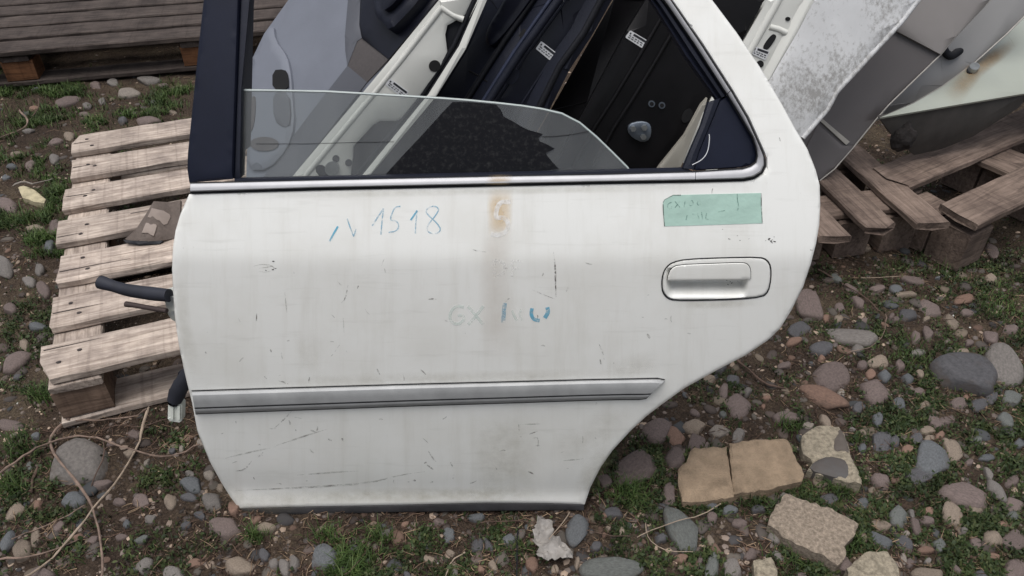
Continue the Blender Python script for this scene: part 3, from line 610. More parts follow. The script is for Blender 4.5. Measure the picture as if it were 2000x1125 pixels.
# ================================================================== PANELS LEANING ON THE RIGHT
def moldy():
    m = mat('mouldy_white_paint', lin(192, 193, 194), rough=.7, var=.1, scale=7); t = m.node_tree; L = t.links.new; b = t.nodes['Principled BSDF']
    src = b.inputs['Base Color'].links[0].from_socket; tc = N(t, 'ShaderNodeTexCoord')
    mp = N(t, 'ShaderNodeMapping'); mp.inputs['Rotation'].default_value = (0, .7, 0); mp.inputs['Scale'].default_value = (1.2, 1, .9); L(tc.outputs['Object'], mp.inputs[0])
    n1 = N(t, 'ShaderNodeTexNoise'); n1.inputs['Scale'].default_value = 85; n1.inputs['Detail'].default_value = 9; n1.inputs['Roughness'].default_value = .75; L(mp.outputs[0], n1.inputs['Vector'])
    n2 = N(t, 'ShaderNodeTexNoise'); n2.inputs['Scale'].default_value = 5; n2.inputs['Detail'].default_value = 5; L(mp.outputs[0], n2.inputs['Vector'])
    ad = N(t, 'ShaderNodeMath', operation='MULTIPLY_ADD'); L(n2.outputs['Fac'], ad.inputs[0]); ad.inputs[1].default_value = .7; L(n1.outputs['Fac'], ad.inputs[2])
    r = N(t, 'ShaderNodeValToRGB'); L(ad.outputs[0], r.inputs[0]); r.color_ramp.elements[0].position = .82; r.color_ramp.elements[0].color = (0, 0, 0, 1); r.color_ramp.elements[1].position = 1.12; r.color_ramp.elements[1].color = (.6, .6, .6, 1)
    mx = N(t, 'ShaderNodeMix', data_type='RGBA'); L(r.outputs[0], mx.inputs[0]); L(src, mx.inputs[6]); mx.inputs[7].default_value = lin(96, 92, 84); L(mx.outputs[2], b.inputs['Base Color'])
    return m
MP = Plane(1.60, 25)
po = [(1640, -110), (1589, 0), (1505, 152), (1470, 215), (1530, 262), (1568, 272), (1617, 214), (1634, 181), (1762, 43), (1795, 0), (1870, -110)]
mo = empty('body_panel', MP.at(1568, 272), label='white flat body panel speckled with grey mould, leaning behind the door', cat='car panel')
slab_px('panel_sheet', po, MP, .012, moldy(), mo, bev=.004)
tube('folded_edge', [MP.at(x, y, -.002) for x, y in [(1568, 270), (1617, 213), (1634, 180), (1762, 42), (1795, -1), (1868, -109)]], .006, MATS['mouldy_white_paint'], mo)
P_GREY = mat('dark_grey_underside', lin(84, 80, 80), rough=.55, var=.08, scale=5, coat=.1); P_GREYL = mat('mid_grey_underside', lin(128, 124, 122), rough=.55, var=.06, scale=5)
P_EDGE = mat('bare_edge', lin(160, 156, 150), rough=.5, var=.15); GP = Plane(1.83, 25)
rl = [(1934, 0), (1865, 73), (1838, 106), (1736, 205), (1713, 231), (1670, 284), (1630, 330), (1601, 353)]
g1 = empty('body_panel', GP.at(1601, 353), label='dark grey folded panel with pale trim strip standing on the right pallet', cat='car panel')
slab_px('lower_sheet', [(1700, 30), (1749, 59), (1838, 106), (1736, 205), (1713, 231), (1670, 284), (1630, 330), (1601, 353), (1540, 340), (1500, 250), (1600, 120)], GP, .008, P_GREY, g1, bev=.002)
slab_px('upper_sheet', [(1980, -110), (1934, 0), (1865, 73), (1838, 106), (1749, 59), (1700, 30), (1720, -110)], GP, .01, P_GREYL, g1, off=.012, bev=.003)
tube('rolled_edge', [GP.at(x, y, .003) for x, y in [(1960, -28)]+rl], .002, P_EDGE, g1)
slab_px('trim_strip', [(1602, 236), (1608, 233), (1660, 277), (1653, 283)], GP, .006, mat('pale_trim', lin(150, 147, 140), var=.1), g1, off=.007, bev=.001)
slab_px('lower_fold', [(1598, 243), (1645, 284), (1668, 286), (1630, 328), (1602, 350), (1560, 320)], GP, .006, P_GREY, g1, off=.006, bev=.002)
GP2 = Plane(1.97, 27)
g2 = empty('body_panel', GP2.at(1719, 229), label='smooth mid grey panel with black knob, between dark panel and pale green one', cat='car panel')
l2 = [(2060, -60), (2000, 33), (1967, 66), (1901, 125), (1842, 168), (1785, 201), (1719, 230)]
slab_px('panel_sheet', [(1940, -100), (1900, 0), (1838, 106), (1736, 205), (1690, 250), (1719, 232)]+l2[::-1][1:]+[(2090, -110)], GP2, .008, mat('satin_grey_paint', lin(136, 135, 134), rough=.4, var=.05, scale=4, coat=.2), g2, bev=.002)
tube('rolled_edge', [GP2.at(x, y, .002) for x, y in l2], .0022, P_EDGE, g2)
kn = slab_px('rubber_knob', smooth_poly([(1836, 92), (1850, 88), (1858, 102), (1868, 98), (1876, 92), (1884, 96), (1882, 104), (1870, 112), (1862, 117), (1852, 112), (1846, 104)], 1), GP2, .018, P_RUB, g2, off=.02, bev=.004)
# pale green panel lying on the pallet
def rusty(name, base, px0, px1):
    m = mat(name, base, rough=.45, var=.05, scale=5, coat=.25); return m
o_ = gz(1719, 229, .33); ar = gz(2000, 182, .33)-o_
GR = Plane.pts(o_, ar, Vector((0, 1, .28)))
g3 = empty('body_panel', o_-Vector((0, 0, .18)), label='pale green car panel with rust streak and bolt lying on the right pallet', cat='car panel')
P_GREEN = mat('pale_green_paint', lin(152, 156, 146), rough=.35, var=.05, scale=5, coat=.3)
slab_px('panel_sheet', [(1719, 229), (1785, 201), (1842, 168), (1901, 125), (1967, 66), (2000, 33), (2060, -20), (2200, 20), (2200, 150), (2000, 182)], GR, .006, P_GREEN, g3, bev=.002)
disc('bolt', 1904, 129, 10, GR, g3, P_STEEL, off=.014, th=.014, squash=.75); disc('washer', 1901, 133, 14, GR, g3, P_RUB, off=.003, th=.003, squash=.6, ang=-30)
P_RUST = bpy.data.materials.new('rust_stain'); P_RUST.use_nodes = True
def stain_mat(m, colr, amount, scale, soft=.25):
    """see-through stain: opacity from noise times a fade carried by the mesh's UV (u across, v along)"""
    t = m.node_tree; L = t.links.new; b = t.nodes['Principled BSDF']; out = t.nodes['Material Output']
    b.inputs['Base Color'].default_value = colr; b.inputs['Roughness'].default_value = .75
    tc = N(t, 'ShaderNodeTexCoord'); n1 = N(t, 'ShaderNodeTexNoise'); n1.inputs['Scale'].default_value = scale; n1.inputs['Detail'].default_value = 7; n1.inputs['Roughness'].default_value = .7; L(tc.outputs['Object'], n1.inputs['Vector'])
    r = N(t, 'ShaderNodeMapRange'); L(n1.outputs['Fac'], r.inputs[0]); r.inputs[1].default_value = .5-soft; r.inputs[2].default_value = .5+soft; r.clamp = True
    sp = N(t, 'ShaderNodeSeparateXYZ'); L(tc.outputs['UV'], sp.inputs[0])
    mu = N(t, 'ShaderNodeMath', operation='MULTIPLY'); L(r.outputs[0], mu.inputs[0]); L(sp.outputs[0], mu.inputs[1])
    m2 = N(t, 'ShaderNodeMath', operation='MULTIPLY'); L(mu.outputs[0], m2.inputs[0]); m2.inputs[1].default_value = amount; m2.use_clamp = True
    L(m2.outputs[0], b.inputs['Alpha'])
stain_mat(P_RUST, lin(140, 108, 62), .95, 12, .45)
# (soft patches are laid with stain_sheet below)
def stain_sheet(name, ctr, surf, half_w, m, parent, off=.0006, n=9, fade=(1, 1)):
    """soft edged stain along a pixel path on a surface function surf(x, y, off)"""
    c = subdiv_poly(ctr, 10, False); v, f, uv = [], [], []
    for i, (x, y) in enumerate(c):
        a, b = c[max(0, i-1)], c[min(len(c)-1, i+1)]; tx, ty = b[0]-a[0], b[1]-a[1]; l = math.hypot(tx, ty) or 1
        t = i/(len(c)-1); hw = half_w(t) if callable(half_w) else half_w
        e = (min(1, t*3.5)*min(1, (1-t)*3.5))**1.5
        for k in range(n):
            s = -1+2*k/(n-1); v.append(surf(x-ty/l*s*hw, y+tx/l*s*hw, off)); uv.append((max(0, 1-s*s)**1.2*(fade[0]+(fade[1]-fade[0])*t)*e, t))
    for i in range(len(c)-1):
        for k in range(n-1): f.append((i*n+k, i*n+k+1, (i+1)*n+k+1, (i+1)*n+k))
    o = pyd(name, v, f, m, parent, True); me = o.data; ul = me.uv_layers.new(name='UVMap')
    for lp in me.loops: ul.data[lp.index].uv = uv[lp.vertex_index]
    return o
stain_sheet('rust_streak', [(1990, 75), (1950, 105), (1905, 135), (1880, 165), (1850, 205)], GR.at, lambda t: 12+14*t, P_RUST, g3, off=.001, fade=(1, .6))
FRv = Plane.pts(o_, ar, Vector((0, .12, -1)))
slab_px('front_face', [(1719, 231), (2000, 184), (2200, 152), (2180, 175), (2000, 200), (1990, 212), (1900, 268), (1840, 292), (1786, 304), (1765, 285), (1740, 262)], FRv, .012, mat('grimy_underside', lin(72, 69, 66), rough=.8, var=.25, scale=12), g3, off=-.004, bev=.003)
# clod of dried mud and leaves hanging under it
def lump(name, c, rad, m, parent=None, seed=1, sub=3, amp=.35, **kw):
    bm = bmesh.new(); bmesh.ops.create_icosphere(bm, subdivisions=sub, radius=1); r = random.Random(seed); ph = [r.uniform(0, 6) for _ in range(6)]
    for v in bm.verts:
        p = v.co; k = 1+amp*(math.sin(3*p.x+ph[0])*math.sin(2.7*p.y+ph[1])+.6*math.sin(6*p.z+ph[2])*math.sin(5*p.x+ph[3])+.4*r.uniform(-.5, .5)); v.co = Vector((p.x*rad[0], p.y*rad[1], p.z*rad[2]))*k
    for v in bm.verts: v.co += Vector(c)
    me = bpy.data.meshes.new(name); bm.to_mesh(me); bm.free(); o = link(name, me, m, parent); tag(o, **kw); return o
lump('mud_clod', FRv.at(1762, 268, .0), (.034, .03, .04), mat('dried_mud', lin(34, 30, 29), rough=.95, var=.3, scale=40, bump=.6), g3, seed=4, amp=.16)

# ================================================================== THE WHITE DOOR
DP = Plane(.905, 15)
_v = np.array([-.03, 0, .012, .025, .04, .055, .075, .11, .16, .3, .42, .49, .522, .55, .60, .66, .8, 1.2])
_s = np.array([-.02, -.04, -.07, -.03, .14, .26, .26, .21, .17, .11, .06, .035, .015, -.14, -.19, -.22, -.28, -.33])
_vv = np.linspace(-.03, 1.2, 1231); _ss = np.interp(_vv, _v, _s)
_k = np.ones(9)/9; _ss = np.convolve(np.pad(_ss, 4, 'edge'), _k, 'valid'); _ww = np.concatenate([[0], np.cumsum((_ss[1:]+_ss[:-1])/2*np.diff(_vv))]); _ww -= np.interp(0, _vv, _ww)
def wprof(u, v): return np.interp(v, _vv, _ww)-.035*(u+.03)**2
def door_pt(x, y, off=0.0):
    r = ray(x, y); d = r.dot(DP.n); o = off
    for _ in range(7):
        p = CAMV+r*(((DP.o-CAMV).dot(DP.n)+o)/d); u, v = DP.uv(p); o = off+float(np.interp(v, _vv, _ww))-.035*(u+.03)**2
    return p
def door_paint():
    m = bpy.data.materials.new('white_car_paint'); m.use_nodes = True; t = m.node_tree; L = t.links.new; b = t.nodes['Principled BSDF']
    b.inputs['Roughness'].default_value = .38; b.inputs['Coat Weight'].default_value = .9; b.inputs['Coat Roughness'].default_value = .11
    tc = N(t, 'ShaderNodeTexCoord')
    def noise(scale, det, rough=.6, st=None):
        mp = N(t, 'ShaderNodeMapping'); L(tc.outputs['UV'], mp.inputs[0]); mp.inputs['Scale'].default_value = st or (1, 1, 1)
        n = N(t, 'ShaderNodeTexNoise'); n.inputs['Scale'].default_value = scale; n.inputs['Detail'].default_value = det; n.inputs['Roughness'].default_value = rough; L(mp.outputs[0], n.inputs['Vector']); return n.outputs['Fac']
    def ramp(s, a, bb):
        r = N(t, 'ShaderNodeMapRange'); L(s, r.inputs[0]); r.inputs[1].default_value = a; r.inputs[2].default_value = bb; r.clamp = True; return r.outputs[0]
    def mix(fac, c1, c2, k=1.0):
        mx = N(t, 'ShaderNodeMix', data_type='RGBA')
        f = N(t, 'ShaderNodeMath', operation='MULTIPLY'); L(fac, f.inputs[0]); f.inputs[1].default_value = k; L(f.outputs[0], mx.inputs[0])
        L(c1, mx.inputs[6]); mx.inputs[7].default_value = c2; return mx.outputs[2]
    rgb = N(t, 'ShaderNodeRGB'); rgb.outputs[0].default_value = (.82, .82, .785, 1); c = rgb.outputs[0]
    c = mix(ramp(noise(5, 6), .45, .75), c, lin(176, 170, 152), .22)
    c = mix(ramp(noise(1, 6, .65, (40, 4, 1)), .5, .8), c, lin(172, 166, 148), .2)
    c = mix(ramp(noise(1, 5, .6, (6, 60, 1)), .58, .75), c, lin(160, 158, 146), .18)
    sp = ramp(noise(150, 4, .8), .66, .72); big = ramp(noise(9, 3), .45, .7)
    f = N(t, 'ShaderNodeMath', operation='MULTIPLY'); L(sp, f.inputs[0]); L(big, f.inputs[1])
    c = mix(f.outputs[0], c, lin(110, 100, 86), .55)
    L(c, b.inputs['Base Color'])
    rr = N(t, 'ShaderNodeMapRange'); L(noise(22, 6, .7), rr.inputs[0]); rr.inputs[1].default_value = .3; rr.inputs[2].default_value = .75; rr.inputs[3].default_value = .04; rr.inputs[4].default_value = .2; L(rr.outputs[0], b.inputs['Coat Roughness'])
    bp = N(t, 'ShaderNodeBump'); bp.inputs['Strength'].default_value = .35; bp.inputs['Distance'].default_value = .004; L(noise(4.5, 2, .4), bp.inputs['Height']); L(bp.outputs[0], b.inputs['Coat Normal']); L(bp.outputs[0], b.inputs['Normal'])
    return m
PAINT = door_paint()
P_NAVYP = mat('satin_navy_pillar_trim', lin(22, 26, 41), rough=.5, var=.15, scale=10, bump=.05, bscale=500, spec=.22)
P_CHROME = mat('dull_anodised_trim', lin(168, 168, 171), rough=.42, var=.08, scale=30, metal=.22)
P_MOULD = mat('grey_moulding', lin(158, 159, 159), rough=.5, var=.12, scale=20, metal=.1, spec=.4)
P_GAP = mat('dark_gap', lin(24, 25, 28), rough=.8, var=.2)
P_WORN = mat('worn_black_strip', lin(52, 51, 53), rough=.75, var=.35, scale=25)
door = empty('car_door', (-.19, .92, 0), label='large white rear car door standing upright in front with grey side moulding', cat='car door')
def door_sheet(name, poly, m, parent, off=0., thick=.012, step=9, rings=(), edge=None, offf=None, hole=None, sm=0, uvs=False):
    """a curved piece following the door's skin; poly is its surveyed outline"""
    if sm: poly = smooth_poly(poly, sm)
    poly = subdiv_poly(poly, step)
    V, F = cdt_fill(poly, step, hole=hole, rings=rings); V, F = prune(V, F)
    # pixel y runs down: flip winding
    F = F[:, ::-1]
    dd = edge_dist(np.array(poly), V[:, 0], V[:, 1])
    o = np.full(len(V), float(off))
    if edge: e, h = edge; q = np.clip(1-dd/e, 0, 1); o -= h*(1-np.sqrt(1-q*q*.999))
    if offf is not None: o = o+offf(V[:, 0], V[:, 1])
    P3 = np.array([tuple(door_pt(V[i, 0], V[i, 1], o[i])) for i in range(len(V))])
    uv = np.stack([V[:, 0]/1000, 1-V[:, 1]/1000], -1)
    return solid_sheet(name, P3, F, -np.array(DP.n)*thick, m, parent, uv=uv)
OUT_L = [(369, 380), (353, 416), (343, 450), (338, 482), (336, 524), (338, 570), (341, 615), (345, 645), (351, 683), (358, 716), (366, 750), (375, 786), (386, 844), (409, 900), (432, 942), (451, 972), (467, 993)]
OUT_B = [(560, 990), (700, 987.5), (809, 985), (950, 981.5), (1067, 982.5), (1142, 985)]
OUT_R = [(1153, 952), (1173, 913), (1196, 880), (1229, 844), (1262, 813), (1295, 788), (1337, 758), (1400, 723), (1456, 694), (1499, 665), (1524, 641), (1546, 605), (1568, 562), (1583, 518), (1594, 475), (1600, 440), (1602, 400), (1601, 362), (1593, 331), (1577, 291), (1553, 251), (1527, 203), (1485, 132), (1439, 64), (1391, 0), (1340, -64), (1280, -120), (1200, -160), (1100, -180), (900, -190), (640, -186), (418, -176)]
IN_W = [(424, -140), (640, -150), (900, -152), (1080, -142), (1180, -120), (1250, -74), (1312, 0), (1372, 86), (1430, 176), (1462, 230), (1488, 288), (1497, 308), (1497, 326), (1490, 340), (1474, 350), (1452, 354), (1359, 356.5), (1180, 359.5), (970, 364), (620, 372), (371, 379)]
HND = smooth_poly([(1291, 554), (1293, 536), (1300, 521), (1313, 511), (1340, 505), (1414, 502), (1484, 501), (1499, 506), (1507, 520), (1507, 545), (1502, 570), (1490, 581), (1440, 586), (1364, 588), (1318, 588), (1303, 584), (1293, 572)], 1)
skin_poly = OUT_L[::-1]+[]        # counter: left edge upwards
skin_poly = OUT_L+OUT_B+OUT_R+IN_W
skin = door_sheet('outer_skin', skin_poly, PAINT, door, thick=.004, step=9, rings=(2.2, 5), edge=(5, .0035), hole=HND)
# hollow inner shell behind the skin
inner = smooth_poly([(385, 392), (362, 470), (356, 560), (365, 660), (384, 770), (400, 850), (440, 930), (480, 978), (900, 968), (1125, 970), (1150, 920), (1190, 866), (1260, 796), (1350, 735), (1450, 680), (1500, 645), (1545, 560), (1570, 480), (1578, 400), (1560, 362), (1000, 372)], 1)
door_sheet('inner_shell', inner, P_WHITE, door, off=-.022, thick=.085, step=40, hole=smooth_poly([(1285, 495), (1515, 495), (1515, 595), (1285, 595)], 0))
door_sheet('pillar_shell', [(388, 300), (420, -170), (480, -170), (470, 300)], P_NAVY, door, off=-.016, thick=.05, step=40)
door_sheet('frame_shell', [(1340, -50), (1290, -100), (1262, -60), (1320, 20), (1400, 130), (1490, 300), (1545, 300), (1500, 190), (1425, 66)], P_WHITE, door, off=-.018, thick=.05, step=40)
# bottom rubber strip
door_sheet('bottom_seal', [(468, 993.5), (560, 990.5), (700, 988), (809, 985.5), (950, 982), (1067, 983), (1141, 985.5), (1140, 997), (1000, 997), (809, 999.5), (640, 1003), (470, 1007)], P_WORN, door, off=-.0015, thick=.012, step=10, edge=(3, .002), rings=(2,))
# black gap under the trim, then the bright trim itself in two lengths
def strip_between(name, A, B, prof, m, parent, n=60, off=0., thick=.004, cap=True):
    """moulding between two pixel polylines A and B; prof = [(t, height)] across"""
    def resample(P):
        P = np.array(P, float); d = np.concatenate([[0], np.cumsum(np.hypot(*np.diff(P, axis=0).T))]); s = np.linspace(0, d[-1], n+1); return np.stack([np.interp(s, d, P[:, 0]), np.interp(s, d, P[:, 1])], -1)
    a, b = resample(A), resample(B); v, f = [], []; k = len(prof)
    for i in range(n+1):
        for t, h in prof: x, y = a[i]*(1-t)+b[i]*t; v.append(door_pt(x, y, off+h))
    base = len(v)
    for i in range(n+1):
        for t in (1, 0): x, y = a[i]*(1-t)+b[i]*t; v.append(door_pt(x, y, off-thick))
    for i in range(n):
        for j in range(k-1): f.append((i*k+j, i*k+j+1, (i+1)*k+j+1, (i+1)*k+j))
        f.append((i*k+k-1, base+2*i, base+2*i+2, (i+1)*k+k-1)); f.append((base+2*i+1, i*k, (i+1)*k, base+2*i+3)); f.append((base+2*i, base+2*i+1, base+2*i+3, base+2*i+2))
    f.append(tuple(range(k-1, -1, -1))+(base+1, base)); f.append(tuple(range(n*k, n*k+k))+(base+2*n, base+2*n+1))
    o = pyd(name, v, f, m, parent, True)
    bm = bmesh.new(); bm.from_mesh(o.data); bmesh.ops.recalc_face_normals(bm, faces=bm.faces); bm.to_mesh(o.data); bm.free()
    o.data.set_sharp_from_angle(angle=math.radians(30)); return o
CH_O = [(1359, 351.5), (1452, 349), (1472, 345), (1486, 336), (1492, 322), (1491, 306), (1482, 284), (1458, 231), (1427, 178)]
CH_I = [(1359, 336.5), (1450, 331), (1466, 326), (1477, 318), (1480, 305), (1478, 290), (1471, 268), (1447, 226), (1421, 184)]
CH_O2 = [(1426, 177), (1369, 88), (1309, 0), (1247, -74), (1178, -116), (1080, -138), (900, -148), (640, -146), (426, -136)]
CH_I2 = [(1420, 183), (1361, 92), (1298, 0), (1238, -66), (1174, -106), (1078, -126), (900, -135), (640, -133), (427, -124)]
GAPW = [(371, 376), (620, 368.5), (970, 361), (1180, 356.5), (1359, 353.5), (1452, 351), (1473, 347), (1488, 338), (1494, 323), (1493, 307), (1484, 284), (1459, 231), (1428, 177), (1370, 87), (1310, 0), (1248, -74)]
GAPI = [(371, 356), (620, 351), (970, 343), (1180, 339.5), (1359, 334), (1448, 328), (1464, 324), (1475, 316), (1478, 304), (1475, 288), (1468, 268), (1444, 228), (1418, 184), (1359, 94), (1296, 0), (1236, -66)]
GAPW2 = [(x+(2 if y < 345 else 0), y+(3.5 if y > 345 else 1)) for x, y in GAPW]
strip_between('trim_gap', GAPW2, GAPI, [(0, 0), (.5, .0012), (1, 0)], P_GAP, door, n=120, off=-.003, thick=.006)
TP = [(0, 0), (.05, .0052), (.14, .0066), (.4, .0062), (.7, .005), (.93, .003), (1, 0)]
strip_between('belt_trim', [(371.5, 374.5), (620, 366.5), (970, 359), (1180, 354.5), (1358, 351.5)], [(371.5, 358.5), (620, 352.5), (970, 345), (1180, 341.5), (1358, 336.5)], TP, P_CHROME, door, n=60)
strip_between('corner_trim', CH_O, CH_I, TP, P_CHROME, door, n=80)
strip_between('frame_trim', CH_O2, CH_I2, TP, P_CHROME, door, n=60)
# pillar trim, window channel, seals, quarter panel
door_sheet('pillar_trim', [(398, 0), (388, 90), (377, 200), (367, 300), (366, 330), (370, 357), (455, 349.5), (460, 200), (467, 0), (474, -150), (410, -150)], P_NAVYP, door, off=.0, thick=.014, step=16, edge=(9, .004), rings=(3, 6))
door_sheet('window_channel', [(470, 0), (462, 200), (457, 349), (470, 347), (473, 176), (489, 0), (496, -140), (477, -140)], P_NAVY, door, off=-.008, thick=.02, step=12, edge=(4, .003), rings=(2,))
strip_between('belt_seal', [(458, 357), (970, 348), (1359, 340)], [(458, 347), (970, 336), (1340, 326.5)], [(0, 0), (.3, .004), (.7, .004), (1, -.004)], P_NAVY, door, n=40, off=-.009, thick=.02)
strip_between('frame_seal', [(1420, 186), (1361, 95), (1297, 2), (1236, -64), (1172, -102), (1078, -122), (640, -130)], [(1396, 196), (1335, 112), (1268, 2), (1212, -56), (1160, -86), (1074, -103), (640, -110)], [(0, 0), (.2, .006), (.42, .005), (.5, -.002), (.6, -.004), (.8, .004), (1, -.006)], P_NAVY, door, n=60, off=-.01, thick=.02)
door_sheet('quarter_panel', [(1420, 187), (1445, 228), (1469, 268), (1476, 290), (1478, 305), (1475, 316), (1464, 323), (1448, 327), (1359, 333), (1352, 326), (1375, 262), (1402, 200)], P_NAVYP, door, off=-.007, thick=.01, step=10, edge=(4, .002), rings=(2,))
strip_between('division_bar', [(1411, 190), (1388, 246), (1366, 300), (1358, 332)], [(1380, 200), (1366, 246), (1346, 292), (1331, 328)], [(0, 0), (.15, .006), (.5, .008), (.85, .006), (1, -.002)], P_NAVY, door, n=24, off=-.009, thick=.02)
tube('loose_thread', [door_pt(x, y, .004) for x, y in smooth_poly([(1352, 322), (1372, 312), (1383, 296), (1386, 270), (1385, 262)], 2, False)], .0007, P_STICK, door, seg=5)
# half lowered glass with a jagged dark sheet added on the pane
def glass_mat():
    m = bpy.data.materials.new('dusty_window_glass'); m.use_nodes = True; t = m.node_tree; L = t.links.new; t.nodes.remove(t.nodes['Principled BSDF']); out = t.nodes['Material Output']
    tr = N(t, 'ShaderNodeBsdfTransparent'); tr.inputs[0].default_value = (.86, .88, .87, 1)
    gl = N(t, 'ShaderNodeBsdfGlossy'); gl.inputs['Roughness'].default_value = .03
    df = N(t, 'ShaderNodeBsdfDiffuse'); df.inputs[0].default_value = (.42, .43, .43, 1)
    fr = N(t, 'ShaderNodeFresnel'); fr.inputs['IOR'].default_value = 1.55
    m1 = N(t, 'ShaderNodeMixShader'); L(fr.outputs[0], m1.inputs[0]); L(tr.outputs[0], m1.inputs[1]); L(gl.outputs[0], m1.inputs[2])
    tc = N(t, 'ShaderNodeTexCoord'); n1 = N(t, 'ShaderNodeTexNoise'); n1.inputs['Scale'].default_value = 5; n1.inputs['Detail'].default_value = 7; mp = N(t, 'ShaderNodeMapping'); mp.inputs['Scale'].default_value = (3, 1, 1); L(tc.outputs['UV'], mp.inputs[0]); L(mp.outputs[0], n1.inputs['Vector'])
    r = N(t, 'ShaderNodeMapRange'); L(n1.outputs['Fac'], r.inputs[0]); r.inputs[1].default_value = .3; r.inputs[2].default_value = .8; r.inputs[3].default_value = .07; r.inputs[4].default_value = .17
    m2 = N(t, 'ShaderNodeMixShader'); L(r.outputs[0], m2.inputs[0]); L(m1.outputs[0], m2.inputs[1]); L(df.outputs[0], m2.inputs[2]); L(m2.outputs[0], out.inputs[0]); return m
P_GLASS = glass_mat()
GT = [(467, 176), (639, 179), (780, 187), (860, 192), (914, 196), (966, 201), (1020, 207), (1058, 213), (1097, 222), (1132, 240), (1164, 267), (1196, 298), (1225, 327), (1235, 345)]
gl = door_sheet('window_glass', GT+[(1235, 352), (900, 358), (467, 362)], P_GLASS, door, off=-.019, thick=.0035, step=20)
gedge = tube('glass_edge', [door_pt(x, y, -.0208) for x, y in GT], .002, mat('glass_edge', lin(165, 174, 172), rough=.25, var=.05), gl, seg=6)
fm = bpy.data.materials.new('jagged_dark_sheet'); fm.use_nodes = True
t = fm.node_tree; b = t.nodes['Principled BSDF']; b.inputs['Base Color'].default_value = lin(22, 23, 27); b.inputs['Roughness'].default_value = .75; b.inputs['Specular IOR Level'].default_value = .12
tc = N(t, 'ShaderNodeTexCoord'); n1 = N(t, 'ShaderNodeTexNoise'); n1.inputs['Scale'].default_value = 95; n1.inputs['Detail'].default_value = 9; n1.inputs['Roughness'].default_value = .75; t.links.new(tc.outputs['UV'], n1.inputs['Vector'])
r = N(t, 'ShaderNodeValToRGB'); t.links.new(n1.outputs['Fac'], r.inputs[0]); r.color_ramp.elements[0].position = .5; r.color_ramp.elements[0].color = lin(17, 18, 22); r.color_ramp.elements[1].position = .85; r.color_ramp.elements[1].color = lin(60, 60, 60); t.links.new(r.outputs[0], b.inputs['Base Color'])
SHEET_POLY = [(884, 199), (925, 200), (968, 204), (978, 214), (984, 228), (1000, 236), (1016, 246), (1032, 254), (1044, 257), (1060, 262), (1052, 270), (1054, 276), (1068, 282), (1083, 290), (1066, 300), (1072, 308), (1080, 318), (1092, 330), (1010, 338), (750, 344), (790, 300), (826, 262), (862, 222)]
door_sheet('dark_sheet', SHEET_POLY, fm, gl, off=-.0175, thick=.0004, step=18)
tube('crack', [door_pt(x, y, -.0185) for x, y in [(1060, 267), (1090, 266), (1120, 262), (1150, 256)]], .0007, P_GAP, gl, seg=5)
tube('crack', [door_pt(x, y, -.0185) for x, y in [(500, 281), (600, 281), (700, 278), (770, 277)]], .0005, P_GAP, gl, seg=5)
# side moulding
MT = [(374, 764.5), (600, 757.5), (820, 751), (1000, 746.5), (1150, 742.5), (1240, 741), (1285, 740), (1299, 743)]
MB = [(382, 808), (600, 800), (820, 792), (1000, 786.5), (1150, 781.5), (1215, 780), (1250, 780), (1262, 778)]
strip_between('side_moulding_gap', [(x, y-2.2) for x, y in MT], [(x, y+1.4) for x, y in MB], [(0, 0), (1, 0)], P_GAP, door, n=60, off=.0012, thick=.004)
strip_between('side_moulding', MT, MB, [(0, .001), (.05, .0062), (.18, .0100), (.30, .0113), (.5, .0118), (.72, .0114), (.735, .0075), (.785, .0075), (.80, .0102), (.86, .0104), (.95, .0085), (1, .002)], P_MOULD, door, n=80)
strip_between('moulding_groove', [lerp2(a, b, .742) for a, b in zip(MT, MB)], [lerp2(a, b, .778) for a, b in zip(MT, MB)], [(0, 0), (1, 0)], P_WORN, door, n=60, off=.008, thick=.001)
# handle
hx = [p[0] for p in HND]; ctr = (1400, 545)
def scl(P, dx, dy, c=ctr): return [(c[0]+(x-c[0])*(1-dx/108), c[1]+(y-c[1])*(1-dy/43.5)) for x, y in P]
strip_between('handle_gasket', [*HND, HND[0]], [*scl(HND, 3.4, 3.4), scl(HND, 3.4, 3.4)[0]], [(0, .0008), (.35, .0012), (.8, -.001), (1, -.001)], P_GAP, door, n=90, off=0, thick=.006)
def scoop(x, y):
    sx = np.clip(np.minimum((x-1300)/16, (1462-x)/16), 0, 1); sx = sx*sx*(3-2*sx)
    top = np.clip((y-524)/6, 0, 1); bot = np.clip((582-y)/30, 0, 1)
    return -.026*sx*top*bot**1.2
bz = door_sheet('handle_bezel', scl(HND, 2.4, 2.4), PAINT, door, off=.0016, thick=.001, step=3.2, edge=(3, .002), rings=(1.5,), offf=scoop)
FL = smooth_poly([(1303.5, 548.5), (1305, 538), (1311, 525), (1324, 518), (1389, 515.5), (1451, 513.5), (1461, 517), (1466, 527), (1466, 546)], 1, False)
door_sheet('handle_gap', [(x+(x-1385)*.012, y-1.3+(y-530)*.02) for x, y in FL], P_GAP, bz, off=.0022, thick=.001, step=6)
door_sheet('handle_flap', FL, PAINT, bz, off=.0042, thick=.006, step=5, edge=(2.5, .0015), rings=(1.2,))
